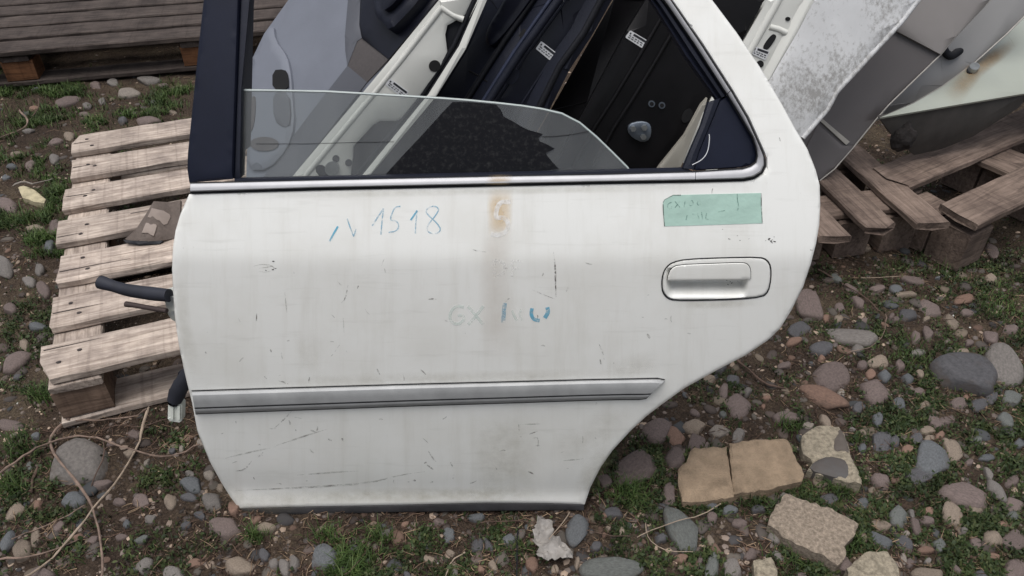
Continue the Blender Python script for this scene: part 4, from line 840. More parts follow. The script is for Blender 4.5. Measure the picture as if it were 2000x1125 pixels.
# hinge side hardware
P_NAVYR = mat('navy_rubber_boot', lin(30, 32, 42), rough=.7, var=.25, scale=30)
hp = door_pt(340, 590, -.02)
hb = slab_px('hinge_bracket', smooth_poly([(345, 560), (330, 563), (319, 568), (317, 580), (322, 598), (328, 622), (345, 632), (360, 600)], 1), Plane(hp.y, 22, -18, x0=hp.x, z0=hp.z), .03, mat('zinc_bracket', lin(186, 188, 182), rough=.4, var=.2, metal=.2, scale=50), door, bev=.004)
HPL = Plane(hp.y, 22, -18, x0=hp.x, z0=hp.z)
disc('bolt', 334, 584, 5, HPL, hb, P_STEEL, off=.007, th=.008); disc('bolt', 338, 612, 4.5, HPL, hb, P_STEEL, off=.007, th=.008)
def hp_at(x, y, off=0): return HPL.at(x, y, off)
HPB = Plane(DP.o.y+.062, 15)
tube('check_arm_boot', [hp_at(x, y, .01) for x, y in smooth_poly([(330, 577), (300, 574), (270, 570), (245, 566), (215, 557), (196, 551)], 1, False)], [.011, .011, .0115, .0115, .011, .011, .0105, .01, .0095, .0105, .0115, .0115][:len(smooth_poly([(0, 0)]*6, 1, False))], P_NAVYR, door, seg=14)
tube('check_rod', [hp_at(x, y, .012) for x, y in [(326, 607), (290, 601), (262, 596), (246, 594)]], [.0042, .0042, .0045, .005], mat('rusty_rod', lin(58, 46, 44), rough=.7, var=.25), door, seg=10)
bt = tube('wiring_boot', [HPB.at(x, y, .0) for x, y in [(372, 718), (364, 735), (354, 752), (346, 768), (341, 782), (340, 788)]], [.010, .0135, .015, .0155, .0135, .011], P_NAVYR, door, seg=16)
for k in range(3):
    x, y = lerp2((364, 735), (346, 768), k/2); c_ = HPB.at(x, y)
    pts = [c_+Vector((math.cos(a)*.0155, math.sin(a)*.006, math.sin(a)*.012)) for a in [i*math.pi/6 for i in range(13)]]
    tube('boot_rib', pts, .0016, P_NAVYR, bt, seg=6)
cpx = [(328, 788), (332, 786), (336, 790), (341, 787), (352, 789), (355, 793), (354, 823), (350, 826), (330, 823), (327, 818)]
cn = slab_px('wiring_plug', cpx, HPB, .018, mat('white_plug', lin(205, 208, 200), rough=.5, var=.06), door, off=.004, bev=.002)
for x in (333, 346): slab_px('plug_rib', [(x, 794), (x+5, 794), (x+5, 820), (x, 820)], HPB, .003, MATS['white_plug'], cn, off=.008, bev=.001)

# ------------------------------------------------------------------ writing, tape, stains and scratches on the white door
def faded(name, colr, lo, hi, scale=60, alpha=1.0):
    m = bpy.data.materials.new(name); m.use_nodes = True; t = m.node_tree; b = t.nodes['Principled BSDF']; b.inputs['Base Color'].default_value = colr; b.inputs['Roughness'].default_value = .6
    tc = N(t, 'ShaderNodeTexCoord'); n1 = N(t, 'ShaderNodeTexNoise'); n1.inputs['Scale'].default_value = scale; n1.inputs['Detail'].default_value = 5; n1.inputs['Roughness'].default_value = .7; t.links.new(tc.outputs['Object'], n1.inputs['Vector'])
    r = N(t, 'ShaderNodeMapRange'); r.clamp = True; t.links.new(n1.outputs['Fac'], r.inputs[0]); r.inputs[1].default_value = lo; r.inputs[2].default_value = hi; r.inputs[4].default_value = alpha
    t.links.new(r.outputs[0], b.inputs['Alpha']); return m
def stroke(name, pts, wd, m, parent, off=.0004, smoothit=2, taper=False):
    """flat pen stroke lying on the door's skin"""
    c = subdiv_poly(smooth_poly(pts, smoothit, False) if smoothit else pts, 4, False); v, f = [], []
    for i, (x, y) in enumerate(c):
        a, b = c[max(0, i-1)], c[min(len(c)-1, i+1)]; tx, ty = b[0]-a[0], b[1]-a[1]; l = math.hypot(tx, ty) or 1
        w_ = wd/2*(1 if not taper else max(.15, math.sin(math.pi*(i+.5)/len(c)))); v += [door_pt(x-ty/l*w_, y+tx/l*w_, off), door_pt(x+ty/l*w_, y-tx/l*w_, off)]
    for i in range(len(c)-1): f.append((2*i, 2*i+1, 2*i+3, 2*i+2))
    return pyd(name, v, f, m, parent, True)
BLUE = faded('blue_marker', lin(122, 176, 202), .34, .66, 90, .8); BLUED = faded('blue_marker_strong', lin(104, 176, 204), .28, .58, 60, .9); WIPE = faded('wiped_white', (.9, .9, .885, 1), .25, .55, 50, .75); FAINT = faded('faint_wiped_green', lin(222, 232, 226), .34, .6, 70, .55); FAINTW = faded('faint_wiped_white', (.86, .86, .84, 1), .42, .65, 90, .5)
for p, wd, m in [([(644, 471), (651, 457), (660, 442)], 3.8, BLUED), ([(678, 427), (684, 445), (691, 462)], 2.6, BLUE), ([(691, 462), (694, 452), (695, 447)], 2.4, BLUE),
                 ([(727, 441), (737, 425), (749, 407)], 3, BLUE), ([(749, 407), (746, 432), (744, 458)], 2.5, BLUE),
                 ([(782, 403), (773, 404), (768, 410), (761, 431), (773, 430), (780, 440), (775, 451), (759, 454)], 2.6, BLUE),
                 ([(802, 430), (815, 411)], 3.6, BLUED), ([(815, 411), (812, 435), (811, 456)], 2.4, BLUE),
                 ([(857, 410), (853, 403), (841, 403), (830, 411), (838, 422), (855, 437), (862, 450), (850, 458), (833, 452), (836, 438), (850, 422), (857, 410)], 2.6, BLUE),
                 ([(986, 592), (984, 610), (983, 630)], 8, BLUE), ([(1000, 606), (1004, 618), (1010, 626)], 5, FAINT), ([(1018, 604), (1014, 615), (1020, 626)], 4, FAINT),
                 ([(1039, 602), (1037, 614), (1042, 624), (1054, 626)], 7, BLUED), ([(1069, 600), (1071, 610), (1064, 621)], 8, BLUED),
                 ([(998, 394), (974, 394), (966, 427), (984, 424), (994, 436), (990, 452), (975, 460), (959, 457)], 9, WIPE),
                 ([(906, 600), (890, 597), (878, 612), (880, 630), (896, 634), (906, 626), (906, 616), (894, 616)], 6, FAINT), ([(914, 598), (930, 617), (944, 634)], 6, FAINT), ([(944, 598), (930, 617), (914, 634)], 6, FAINT),
                 ([(966, 508), (966, 540)], 6, FAINTW), ([(966, 508), (984, 512), (988, 526), (980, 538), (966, 540)], 6, FAINTW), ([(1000, 510), (1000, 540)], 5, FAINTW), ([(1000, 510), (1018, 510)], 5, FAINTW), ([(1000, 524), (1012, 524)], 5, FAINTW)]:
    stroke('marker_writing', p, wd, m, door)
P_TAPE = mat('green_tape', lin(168, 197, 185), rough=.5, var=.08, scale=14, bump=.5, bscale=40)
tp = door_sheet('green_tape', [(1295, 396), (1298, 390), (1315, 381), (1400, 379), (1486, 377), (1487, 400), (1489, 436), (1400, 439), (1298, 442), (1296, 420)], P_TAPE, door, off=.0005, thick=.0005, step=14)
PENC = faded('faint_pencil', lin(112, 146, 136), .4, .65, 120, .7)
for p in [[(1312, 395), (1304, 398), (1304, 408), (1312, 408), (1312, 402)], [(1318, 393), (1328, 405)], [(1328, 393), (1318, 406)], [(1338, 393), (1336, 405)], [(1352, 391), (1346, 396), (1348, 403), (1355, 398), (1352, 391)], [(1366, 390), (1361, 396), (1364, 402), (1369, 397), (1366, 390)],
          [(1342, 420), (1340, 430)], [(1352, 418), (1362, 419)], [(1362, 417), (1366, 428)], [(1370, 414), (1372, 428)], [(1380, 416), (1378, 428), (1384, 428)], [(1402, 414), (1416, 411)], [(1440, 378), (1440, 390), (1443, 402), (1440, 412)]]:
    stroke('pencil_writing', p, 2.0, PENC, tp, off=.0009)
for p in [[(1295, 396), (1298, 390), (1315, 381), (1330, 381)], [(1487, 377), (1487, 400), (1489, 436)], [(1298, 442), (1296, 420), (1295, 398)]]: stroke('grimy_edge', p, 1.8, faded('grime_line', lin(84, 96, 90), .3, .6, 60, .9) if 'grime_line' not in bpy.data.materials else bpy.data.materials['grime_line'], tp, off=.0009, smoothit=0)
RUSTD = bpy.data.materials.new('door_rust'); RUSTD.use_nodes = True; stain_mat(RUSTD, lin(216, 184, 132), .85, 18, .45)
RUSTF = bpy.data.materials.new('door_rust_faint'); RUSTF.use_nodes = True; stain_mat(RUSTF, lin(186, 170, 154), .42, 14, .5)
DUST = bpy.data.materials.new('door_dirt'); DUST.use_nodes = True; stain_mat(DUST, lin(156, 146, 118), .34, 55, .3)
stain_sheet('rust_stain', [(976, 365), (976, 420), (975, 470)], door_pt, lambda t: 28-4*t, RUSTD, door, off=.0003, fade=(1.4, .5))
stain_sheet('rust_stain', [(975, 340), (975, 362)], door_pt, 26, RUSTD, door, off=.0064, fade=(1, 1))
stain_sheet('rust_stain', [(975, 400), (968, 520), (972, 640), (985, 735)], door_pt, lambda t: 30+12*t, RUSTF, door, off=.0002, fade=(1, .5))
stain_sheet('dirt_streak', [(980, 790), (985, 880), (990, 980)], door_pt, 70, DUST, door, off=.0002, fade=(.5, .8))
stain_sheet('dirt_streak', [(480, 975), (700, 970), (1130, 965)], door_pt, 18, DUST, door, off=.0002)
stain_sheet('dirt_streak', [(390, 755), (800, 742), (1290, 730)], door_pt, 16, DUST, door, off=.0002, fade=(.4, .7))
stain_sheet('dirt_streak', [(400, 930), (480, 985), (620, 978)], door_pt, 24, DUST, door, off=.0002, fade=(.8, .6))
stain_sheet('dirt_streak', [(1130, 975), (1150, 930), (1200, 870)], door_pt, 22, DUST, door, off=.0002, fade=(.9, .6))
stain_sheet('dirt_streak', [(1180, 735), (1240, 715), (1300, 700)], door_pt, 26, DUST, door, off=.0002, fade=(.45, .3))
stain_sheet('dirt_streak', [(350, 520), (360, 640), (390, 760)], door_pt, 16, DUST, door, off=.0002, fade=(.4, .5))
stain_sheet('dirt_streak', [(1300, 594), (1400, 595), (1500, 590)], door_pt, 9, DUST, door, off=.0002, fade=(.7, .7))
stain_sheet('dirt_streak', [(400, 385), (900, 375), (1440, 364)], door_pt, 8, DUST, door, off=.0002, fade=(.5, .7))
stain_sheet('dirt_streak', [(600, 640), (604, 735)], door_pt, 30, DUST, door, off=.00025, fade=(.2, .5))
stain_sheet('dirt_streak', [(1060, 900), (1150, 860), (1240, 790)], door_pt, 40, DUST, door, off=.0002, fade=(.5, .4))
SCR = faded('scratch', lin(104, 100, 94), .42, .68, 140, .75); SCRF = faded('scratch_faint', lin(136, 134, 126), .38, .68, 80, .55); SCRD = faded('scratch_dark', lin(64, 52, 48), .42, .6, 190, .9)
for p, wd, m in [([(1081, 492), (1084, 515), (1085, 545), (1086, 580)], 3.4, SCRD), ([(1040, 566), (1060, 575), (1084, 584)], 1.8, SCR), ([(922, 487), (935, 491), (950, 492)], 2, SCR), ([(985, 592), (992, 584), (996, 583)], 2, SCR),
                 ([(667, 668), (655, 686), (645, 698)], 2, SCR), ([(543, 744), (553, 746), (563, 750)], 3, SCR), ([(605, 735), (602, 748)], 2, SCR), ([(572, 800), (552, 822), (536, 836)], 2.4, SCR), ([(604, 838), (616, 844)], 3, SCR),
                 ([(540, 870), (600, 850), (640, 838)], 3, SCRF), ([(440, 895), (480, 885), (540, 872)], 3, SCRF), ([(460, 920), (478, 918), (492, 900)], 3, SCR), ([(640, 856), (648, 861)], 4, SCR), ([(667, 856), (673, 862)], 4, SCR), ([(460, 958), (600, 952), (720, 944), (780, 928), (830, 921)], 4, SCRF), ([(580, 928), (660, 922), (700, 920)], 3, SCRF),
                 ([(836, 880), (846, 896), (852, 902)], 2.4, SCR), ([(834, 908), (846, 917)], 3, SCR), ([(880, 903), (884, 912)], 3, SCR), ([(795, 943), (800, 941)], 4, SCR), ([(806, 937), (812, 939)], 4, SCR), ([(886, 926), (885, 936)], 4, SCR), ([(840, 942), (846, 941)], 3.4, SCR),
                 ([(1170, 672), (1178, 690), (1180, 702)], 3, SCR), ([(1172, 702), (1174, 712)], 2.6, SCR), ([(1264, 652), (1270, 662)], 5, SCRF), ([(1013, 828), (1014, 842)], 2.4, SCRF), ([(1014, 829), (1056, 828)], 2, SCRF), ([(1034, 848), (1050, 842)], 2.2, SCR), ([(1040, 856), (1052, 854), (1050, 880)], 2, SCRF), ([(1164, 786), (1165, 790)], 4, SCR),
                 ([(820, 720), (832, 732)], 2.6, SCR), ([(736, 720), (742, 732)], 2.6, SCR), ([(680, 556), (674, 585), (666, 592)], 2.2, SCR), ([(700, 558), (698, 564)], 2.4, SCR), ([(495, 520), (510, 516), (530, 518), (538, 526), (520, 532), (505, 530)], 2.2, SCRF), ([(506, 524), (520, 522), (532, 520)], 2, SCRF), ([(670, 620), (672, 650)], 1.8, SCRF),
                 ([(556, 570), (560, 610)], 2, SCRF), ([(1422, 466), (1428, 468)], 2.4, SCR), ([(1582, 488), (1590, 489)], 2, SCR), ([(1522, 268), (1524, 276)], 2, SCR), ([(1390, 378), (1392, 368)], 3, SCRF), ([(560, 666), (566, 665)], 2.6, SCRF), ([(528, 682), (530, 688)], 3, SCRF), ([(1100, 900), (1140, 896)], 2.4, SCRF), ([(1110, 560), (1106, 570)], 3, SCRF)]:
    stroke('scratch', p, wd, m, door, off=.00035, smoothit=1, taper=True)
_r = random.Random(77)
for _i in range(95):
    x = _r.uniform(400, 1480); y = _r.choice((_r.uniform(500, 735), _r.uniform(815, 975), _r.uniform(815, 975)))
    if not inpoly(skin_poly, [x], [y])[0] or edge_dist(skin_poly, [x], [y])[0] < 30 or (1280 < x < 1520 and 495 < y < 595): continue
    a = _r.choice((_r.gauss(0, .3), _r.gauss(1.4, .5))); l = _r.uniform(3, 16)
    stroke('scuff', [(x, y), (x+l*.5*math.cos(a)+_r.uniform(-1.5, 1.5), y+l*.5*math.sin(a)+_r.uniform(-1.5, 1.5)), (x+l*math.cos(a), y+l*math.sin(a))], _r.uniform(1.2, 2.8), _r.choice((SCR, SCRF, SCRF)), door, off=.00035, smoothit=1, taper=True)
CHIP = mat('chipped_paint', lin(52, 48, 46), rough=.8, var=.3)
for cx, cy, k, sp_ in [(1507, 470, 11, 9), (1450, 463, 4, 30), (1425, 551, 5, 12), (530, 528, 4, 14)]:
    r = random.Random(cx)
    for i in range(k):
        x, y = cx+r.gauss(0, sp_*.6), cy+r.gauss(0, sp_*.45); q = r.uniform(.8, 2.2)*(1 if sp_ < 20 else .6)
        stroke('paint_chip', [(x-q, y+r.uniform(-1, 1)), (x+q, y+r.uniform(-1, 1))], q*1.3, CHIP, door, off=.0003 if cy != 551 else -.002, smoothit=0, taper=True)

# ================================================================== LOOSE SLABS AND CHUNKS
GND = Plane(0, 90)
def rough_outline(poly, step=9, j=2.2, seed=0):
    r = random.Random(seed); return [(x+r.uniform(-j, j), y+r.uniform(-j, j)) for x, y in subdiv_poly(poly, step)]
def slab(name, poly, z, m, label, cat, seed, j=1.6, bump=.004, thick=.06):
    pl = Plane(0, 90, z0=z)
    o = slab_px(name, rough_outline(poly, 8, j, seed), pl, thick, m, bev=.0045, step=.006, bulge=lambda u, v: bump*(fbm(u*22+seed, v*22, 4)-.5)*2+.004*(fbm(u*90, v*90+seed, 2)-.5))
    tag(o, label, cat); return o
SAND = mat('sandstone', lin(142, 124, 104), rough=.95, var=.3, scale=26, bump=.8, bscale=300, detail=10, spec=.15)
CONC = mat('pale_concrete', lin(132, 120, 107), rough=.95, var=.42, scale=150, bump=.8, bscale=260, detail=10, spec=.15)
CONC2 = mat('pebbly_concrete', lin(138, 129, 113), rough=.95, var=.4, scale=120, bump=1.0, bscale=200, detail=8, spec=.15)
slab('paving_slab', [(1350, 874), (1418, 871), (1425, 905), (1433, 968), (1400, 974), (1334, 979), (1324, 945), (1326, 912), (1340, 900)], .007, SAND, 'small tan sandstone slab with broken corner, left of the pair', 'slab', 2)
slab('paving_slab', [(1424, 863), (1470, 857), (1540, 856), (1550, 880), (1572, 928), (1568, 938), (1500, 955), (1434, 962), (1428, 905)], .009, SAND, 'larger tan sandstone slab, right of the pair', 'slab', 5)
ch = slab('concrete_chunk', [(1598, 827), (1640, 830), (1652, 846), (1665, 890), (1684, 944), (1660, 940), (1620, 928), (1580, 915), (1590, 898), (1570, 880), (1566, 850)], .014, CONC2, 'broken concrete lump with grey stones in it', 'concrete', 8, j=2, bump=.008)
for k, (P, mm) in enumerate([([(1580, 914), (1592, 898), (1620, 888), (1650, 893), (1664, 910), (1662, 936), (1625, 928)], 'b'), ([(1640, 832), (1651, 846), (1662, 884), (1648, 876), (1632, 880), (1628, 864)], 'g')]):
    slab_px('embedded_stone', smooth_poly(P, 1), Plane(0, 90, z0=.0165), .03, STONE[mm], ch, bev=.006, bulge=lambda u, v: .004*(fbm(u*30, v*30, 3)-.5))
slab('concrete_slab', [(1535, 963), (1560, 972), (1610, 988), (1640, 1000), (1675, 1020), (1672, 1044), (1652, 1058), (1650, 1092), (1638, 1104), (1600, 1080), (1540, 1052), (1502, 1024), (1506, 1000)], .010, CONC, 'flat pinkish beige concrete slab with ragged edge in the grass', 'slab', 11, j=2.4)
slab('concrete_chunk', [(1656, 1108), (1690, 1078), (1735, 1074), (1752, 1096), (1762, 1140), (1740, 1180), (1660, 1170)], .010, CONC2, 'beige concrete chunk cut off by the bottom edge of the photo', 'concrete', 14)
slab('concrete_chunk', [(1472, 1092), (1508, 1087), (1518, 1112), (1522, 1150), (1480, 1150)], .006, CONC2, 'small pale concrete scrap left of the bigger chunk at the bottom edge', 'concrete', 17)
slab('wood_chip', [(34, 364), (44, 360), (60, 366), (74, 374), (88, 388), (86, 396), (66, 392), (44, 384)], .008, mat('pale_bark', lin(166, 156, 128), rough=.9, var=.25, scale=40, bump=.5), 'pale yellowish bark chip on the grass left of the pallet', 'wood chip', 20, thick=.02, j=1)
# crumpled plastic
pls = mat('dirty_plastic', lin(140, 135, 130), rough=.5, var=.35, scale=35, bump=.6, bscale=90)
pp = Plane(0, 90, z0=.02)
ridge = lambda u, v: 1-np.abs(2*fbm(u*26+v*14, v*22-u*9, 2)-1)*2.2
o = slab_px('plastic_scrap', rough_outline([(1058, 1000), (1076, 1000), (1081, 1022), (1079, 1046), (1096, 1054), (1114, 1072), (1117, 1086), (1100, 1094), (1080, 1086), (1062, 1096), (1048, 1082), (1052, 1064), (1040, 1050), (1044, 1020)], 6, 3, 4), pp, .0012, pls, bev=0, step=.0035, bulge=lambda u, v: .022*ridge(u, v)-.016+.012*(fbm(u*110, v*110, 3)-.5))
pls.node_tree.nodes['Principled BSDF'].inputs['Alpha'].default_value = .82
tag(o, 'crumpled dirty white plastic scrap just below the white door', 'litter')
# brown fabric scrap on the pale pallet
fb = gz(285, 470, .150); FP = Plane(fb.y, 52, 12, x0=fb.x, z0=fb.z)
fo = empty('fabric_scrap', fb, label='brown fabric scrap with pale grey patches on the pallet beside the door', cat='fabric')
crv = lambda u, v: .010*np.sin(u*70)+.004*(fbm(u*60, v*60, 2)-.5)
slab_px('cloth', [(244, 467), (262, 446), (285, 418), (302, 395), (330, 392), (352, 390), (350, 420), (342, 462), (318, 470), (290, 474), (262, 474)], FP, .012, mat('brown_cloth', lin(96, 86, 80), rough=.9, var=.15, scale=120, bump=.3), fo, bev=.003, bulge=crv)
for P in ([(299, 409), (319, 411), (329, 416), (331, 421), (325, 436), (319, 439), (313, 432), (290, 425)], [(285, 435), (306, 440), (308, 443), (306, 454), (302, 463), (294, 459), (290, 456), (275, 453)]):
    slab_px('pale_patch', P, FP, .003, mat('pale_patch', lin(142, 130, 122), rough=.85, var=.08, scale=60), fo, off=.003, bev=.001, bulge=crv)
slab_px('dark_edging', [(240, 468), (262, 470), (300, 471), (318, 470), (312, 476), (270, 478), (246, 474)], FP, .006, P_RUB, fo, off=.003, bev=.001)

# ================================================================== DRY STALKS AND STICKS
STK = mat('dry_stalk', lin(116, 98, 87), rough=.9, var=.4, scale=60, stretch=(1, 1, 1)); STKD = mat('brown_twig', lin(82, 65, 56), rough=.9, var=.3, scale=60); STKP = mat('pale_straw', lin(146, 130, 114), rough=.85, var=.3, scale=60); WIRE = P_RUB
def stalk(name, px, wpx, m, label, cat='stalk', lift=.012, group='dry stalks on the ground', taper=.6):
    r = random.Random(int(px[0][0]*7+px[0][1])); c = [(x+r.uniform(-1.6, 1.6), y+r.uniform(-1.6, 1.6)) for x, y in subdiv_poly(smooth_poly(px, 1, False), 14, False)]; n = len(c); pts = []; rs = []
    for i, (x, y) in enumerate(c):
        p = gz(x, y, .01); p = gz(x, y, gh(p.x, p.y)+lift*(.7+.5*math.sin(i*.55+px[0][0]))+.004); pts.append(p)
        d = (p-CAMV).length; rs.append(max(.0008, wpx*.5/2/FPX*d*(1-(1-taper)*i/(n-1))*(1+.3*r.uniform(-1, 1))))
    o = tube(name, pts, rs, m, seg=7); tag(o, label, cat, group); return o
L_ = 'dry_stalk'
stalk(L_, [(0, 924), (61, 881), (101, 863), (147, 852), (181, 854), (209, 861), (245, 875), (285, 886), (322, 892), (353, 886), (389, 867)], 9, STK, 'long arched dry stalk running from the left edge to the door', lift=.03)
stalk(L_, [(135, 818), (101, 846), (96, 866), (110, 893), (138, 927), (166, 964), (184, 995), (193, 1041), (201, 1080), (199, 1130)], 8, STK, 'bent dry stalk descending from the pallet corner to the bottom edge', lift=.035, taper=1)
stalk(L_, [(291, 794), (279, 838), (270, 869), (245, 912), (215, 958), (187, 985), (159, 1022), (132, 1059), (92, 1099), (46, 1128)], 8, STKP, 'pale dry stalk slanting from the pallet front down to the bottom left', lift=.03, taper=.9)
stalk(L_, [(0, 1091), (61, 1088), (107, 1074), (156, 1053)], 7, STK, 'short thick dry stalk low at the left edge', lift=.012)
stalk(L_, [(21, 1053), (77, 1031), (123, 1013), (163, 988)], 5, STK, 'thin straight dry stalk crossing the left ground', lift=.016)
stalk(L_, [(202, 863), (204, 887), (184, 933), (175, 955), (183, 968)], 4.5, STKD, 'thin curved brown twig right of the big grey stone', lift=.03)
stalk(L_, [(147, 821), (215, 820), (261, 814), (288, 798)], 7, STK, 'peeling dry stalk lying against the pallet front', lift=.03)
stalk(L_, [(153, 848), (230, 829), (291, 835)], 3.5, STKD, 'very thin brown twig below the pallet front', lift=.03)
stalk(L_, [(276, 835), (300, 826), (325, 818)], 3.5, STKD, 'short thin brown twig under the white plug', lift=.025)
stalk(L_, [(1412, 981), (1370, 1005), (1310, 1022), (1280, 1033), (1244, 1049)], 4, STKP, 'thin pale straw lying over the slanted green grey stone', lift=.02)
stalk(L_, [(1262, 1016), (1263, 1040), (1277, 1064), (1307, 1077), (1355, 1077)], 4, STKP, 'curved pale straw hooked below the green grey stone', lift=.012)
stalk(L_, [(1142, 1034), (1190, 1045), (1229, 1047)], 3, STKD, 'reddish thin twig right of the plastic scrap', lift=.012)
stalk(L_, [(1599, 525), (1636, 549), (1670, 568), (1699, 590), (1720, 609)], 6, STKD, 'brown twig pointing down right near the grey pallet', lift=.015)
stalk(L_, [(1730, 615), (1731, 637), (1720, 665), (1692, 682), (1655, 689)], 3.2, STK, 'thin curved grass stalk round a grey stone on the right', lift=.015)
stalk(L_, [(1680, 543), (1727, 543), (1773, 538)], 2.6, STKP, 'fine pale straw below the right pallet', lift=.012)
stalk(L_, [(1440, 702), (1471, 730), (1490, 749), (1534, 758)], 9, STKD, 'flat dark brown stick beside the wheel arch cut of the door', lift=.01)
stalk(L_, [(1112, 1002), (1095, 1024), (1073, 1052)], 5, STKP, 'pale stick leaning on the plastic scrap', lift=.04)
stalk(L_, [(908, 1078), (881, 1095), (869, 1130)], 6, STKP, 'pale curved straw at the bottom edge under the door', lift=.016)
stalk('wire', [(1010, 1030), (1010, 1060), (1008, 1130)], 5, WIRE, 'short black wire on the ground below the door', cat='wire', group=None, lift=.014, taper=1)
stalk(L_, [(938, 1021), (995, 1017), (1040, 1020), (1100, 1029)], 3.5, STKD, 'thin brown twig crossing the plastic scrap', lift=.03)
stalk(L_, [(722, 1071), (700, 1095), (674, 1123)], 3, STKD, 'fine twig in the green tuft below the door', lift=.012)
stalk(L_, [(38, 216), (53, 230), (55, 242), (44, 253), (11, 265), (0, 268)], 6, STK, 'curled dry root at the upper left', lift=.02)
stalk(L_, [(76, 193), (74, 216), (60, 232)], 4, STKD, 'short upright twig beside the curled root', lift=.02)
stalk(L_, [(25, 362), (46, 355), (69, 359), (104, 350)], 6, mat('grey_twig', lin(132, 124, 116), rough=.9), 'grey weathered twig above the pale bark chip', lift=.016)
stalk(L_, [(60, 960), (66, 930), (80, 900)], 10, STKD, 'broad rotten stem lying left of the big grey stone', lift=.008)

# ================================================================== GRASS, PEBBLES AND LITTER (uncountable)
def gz_np(x, y):
    X = (x-1000)/FPX; Y = -(y-562.5)/FPX; ry = CP+Y*SP; rz = -SP+Y*CP; t = -CAM_H/rz; return X*t, ry*t
GREEN = """40,215,70,40,.9 20,190,50,22,.8 60,305,60,26,1 330,180,50,22,.8 110,175,60,14,.7 290,222,60,12,.8 185,238,40,12,.6 60,440,70,34,1 20,425,40,26,.8 110,390,24,30,.8 60,610,40,30,.7 75,680,40,50,.9 30,650,26,36,.7 60,770,50,36,.9
20,860,60,50,.9 90,850,40,30,.8 20,950,40,40,.8 100,955,26,24,.7 330,850,50,30,.8 310,930,40,24,.9 110,995,50,14,.7 370,905,20,14,.4 640,1060,30,30,.5 690,1095,70,36,1.1 620,1035,36,20,.8 730,1040,40,24,.9 770,1075,30,26,.5 500,1050,34,22,.8 285,1105,30,16,.5 820,1050,36,26,.5 900,1100,36,24,.5 980,1050,40,26,.6 1060,1110,30,16,.3
1230,965,50,24,1 1280,930,30,30,.8 1200,1030,50,40,.5 1290,1000,40,24,.7 1250,1080,70,24,.6 1350,985,60,14,.8 1390,1060,44,40,.7 1450,1020,60,26,.7 1390,1100,30,22,.7 1500,980,70,18,.9 1560,945,50,26,1 1640,955,50,20,1 1620,985,60,14,.6 1545,830,40,40,1 1580,900,18,26,.9 1480,870,50,10,.7 1470,815,40,20,.6 1380,800,40,24,.5 1260,870,40,30,.5 1330,815,40,20,.5
1420,790,30,14,.5 1470,740,30,20,.4 1640,610,60,30,.4 1660,560,50,24,.5 1700,560,70,30,.3 1600,530,40,20,.4 1760,590,80,34,.5 1800,640,80,40,.8 1700,660,50,24,.5 1850,600,60,40,.8 1900,640,60,40,.8 1940,580,70,60,.8 1960,500,50,40,.7 1870,520,70,30,.6 1780,520,60,24,.6 1980,660,40,30,.7 1840,690,40,30,.5 1820,745,50,26,.8 1780,700,30,20,.5 1720,790,50,24,.6 1650,800,50,22,.7 1590,780,40,20,.5 1770,810,40,22,.8 1660,860,30,30,.6
1760,900,44,30,.9 1720,890,30,24,.7 1960,850,60,30,.6 1960,900,50,34,.7 1980,800,40,20,.3 1700,940,30,24,.8 1780,950,60,24,.7 1850,960,30,20,.5 1700,990,40,24,.8 1820,975,60,24,.7 1670,1050,30,40,.9 1720,1060,30,20,.5 1780,1060,40,24,.5 1860,1060,60,40,.7 1900,1030,60,24,.6 1900,1100,60,30,.7 1960,1030,40,24,.5 1560,1080,70,30,.8 1500,1060,40,24,.8 1620,1110,40,16,.8 1800,1090,50,24,.5 1900,1000,50,20,.5 1950,1115,40,20,.4 1800,470,40,20,.5 1850,480,60,20,.5"""
GP_ = np.array([[float(k) for k in s.split(',')] for s in GREEN.split()])
def green_density(px, py):
    d = np.zeros_like(px)
    for cx, cy, rx, ry, k in GP_:
        d = np.maximum(d, k*np.exp(-((px-cx)/rx)**2*1.1-((py-cy)/ry)**2*1.1))
    x, y = gz_np(px, py)
    n = fbm(x*7+3, y*7+8, 4); n2 = fbm(x*30, y*30, 3)
    base = np.where(px > 1150, .10+.34*np.clip((py-640)/160, 0, 1), .06)+.10*np.clip((py-1000)/60, 0, 1)+.3*((px < -60) | (px > 2060) | (py > 1160))
    return np.clip((d+base)*np.clip((n-.33)*4.2, .02, 1.5)*np.clip((n2-.28)*2.8, .06, 1.4), 0, 1.2), x, y
def spread(n, k=.45):
    """survey spots over the ground in view plus a thinner margin all round it"""
    a, b = rng.uniform(-120, 2120, n), rng.uniform(125, 1230, n); m = int(n*k); c, d = rng.uniform(-750, 2750, m), rng.uniform(40, 1750, m)
    out = (c < -120) | (c > 2120) | (d < 125) | (d > 1230); return np.concatenate([a, c[out]]), np.concatenate([b, d[out]])
def scatter(n, power=1.0, lo=.03):
    px, py = spread(n); d, x, y = green_density(px, py)
    ok = rng.random(len(px)) < np.where(d > lo, d, 0)**power
    for sx, sy, sr in SLAB_ZONES: ok &= ((x-sx)**2+(y-sy)**2) > (sr*.78)**2
    return x[ok], y[ok], d[ok]
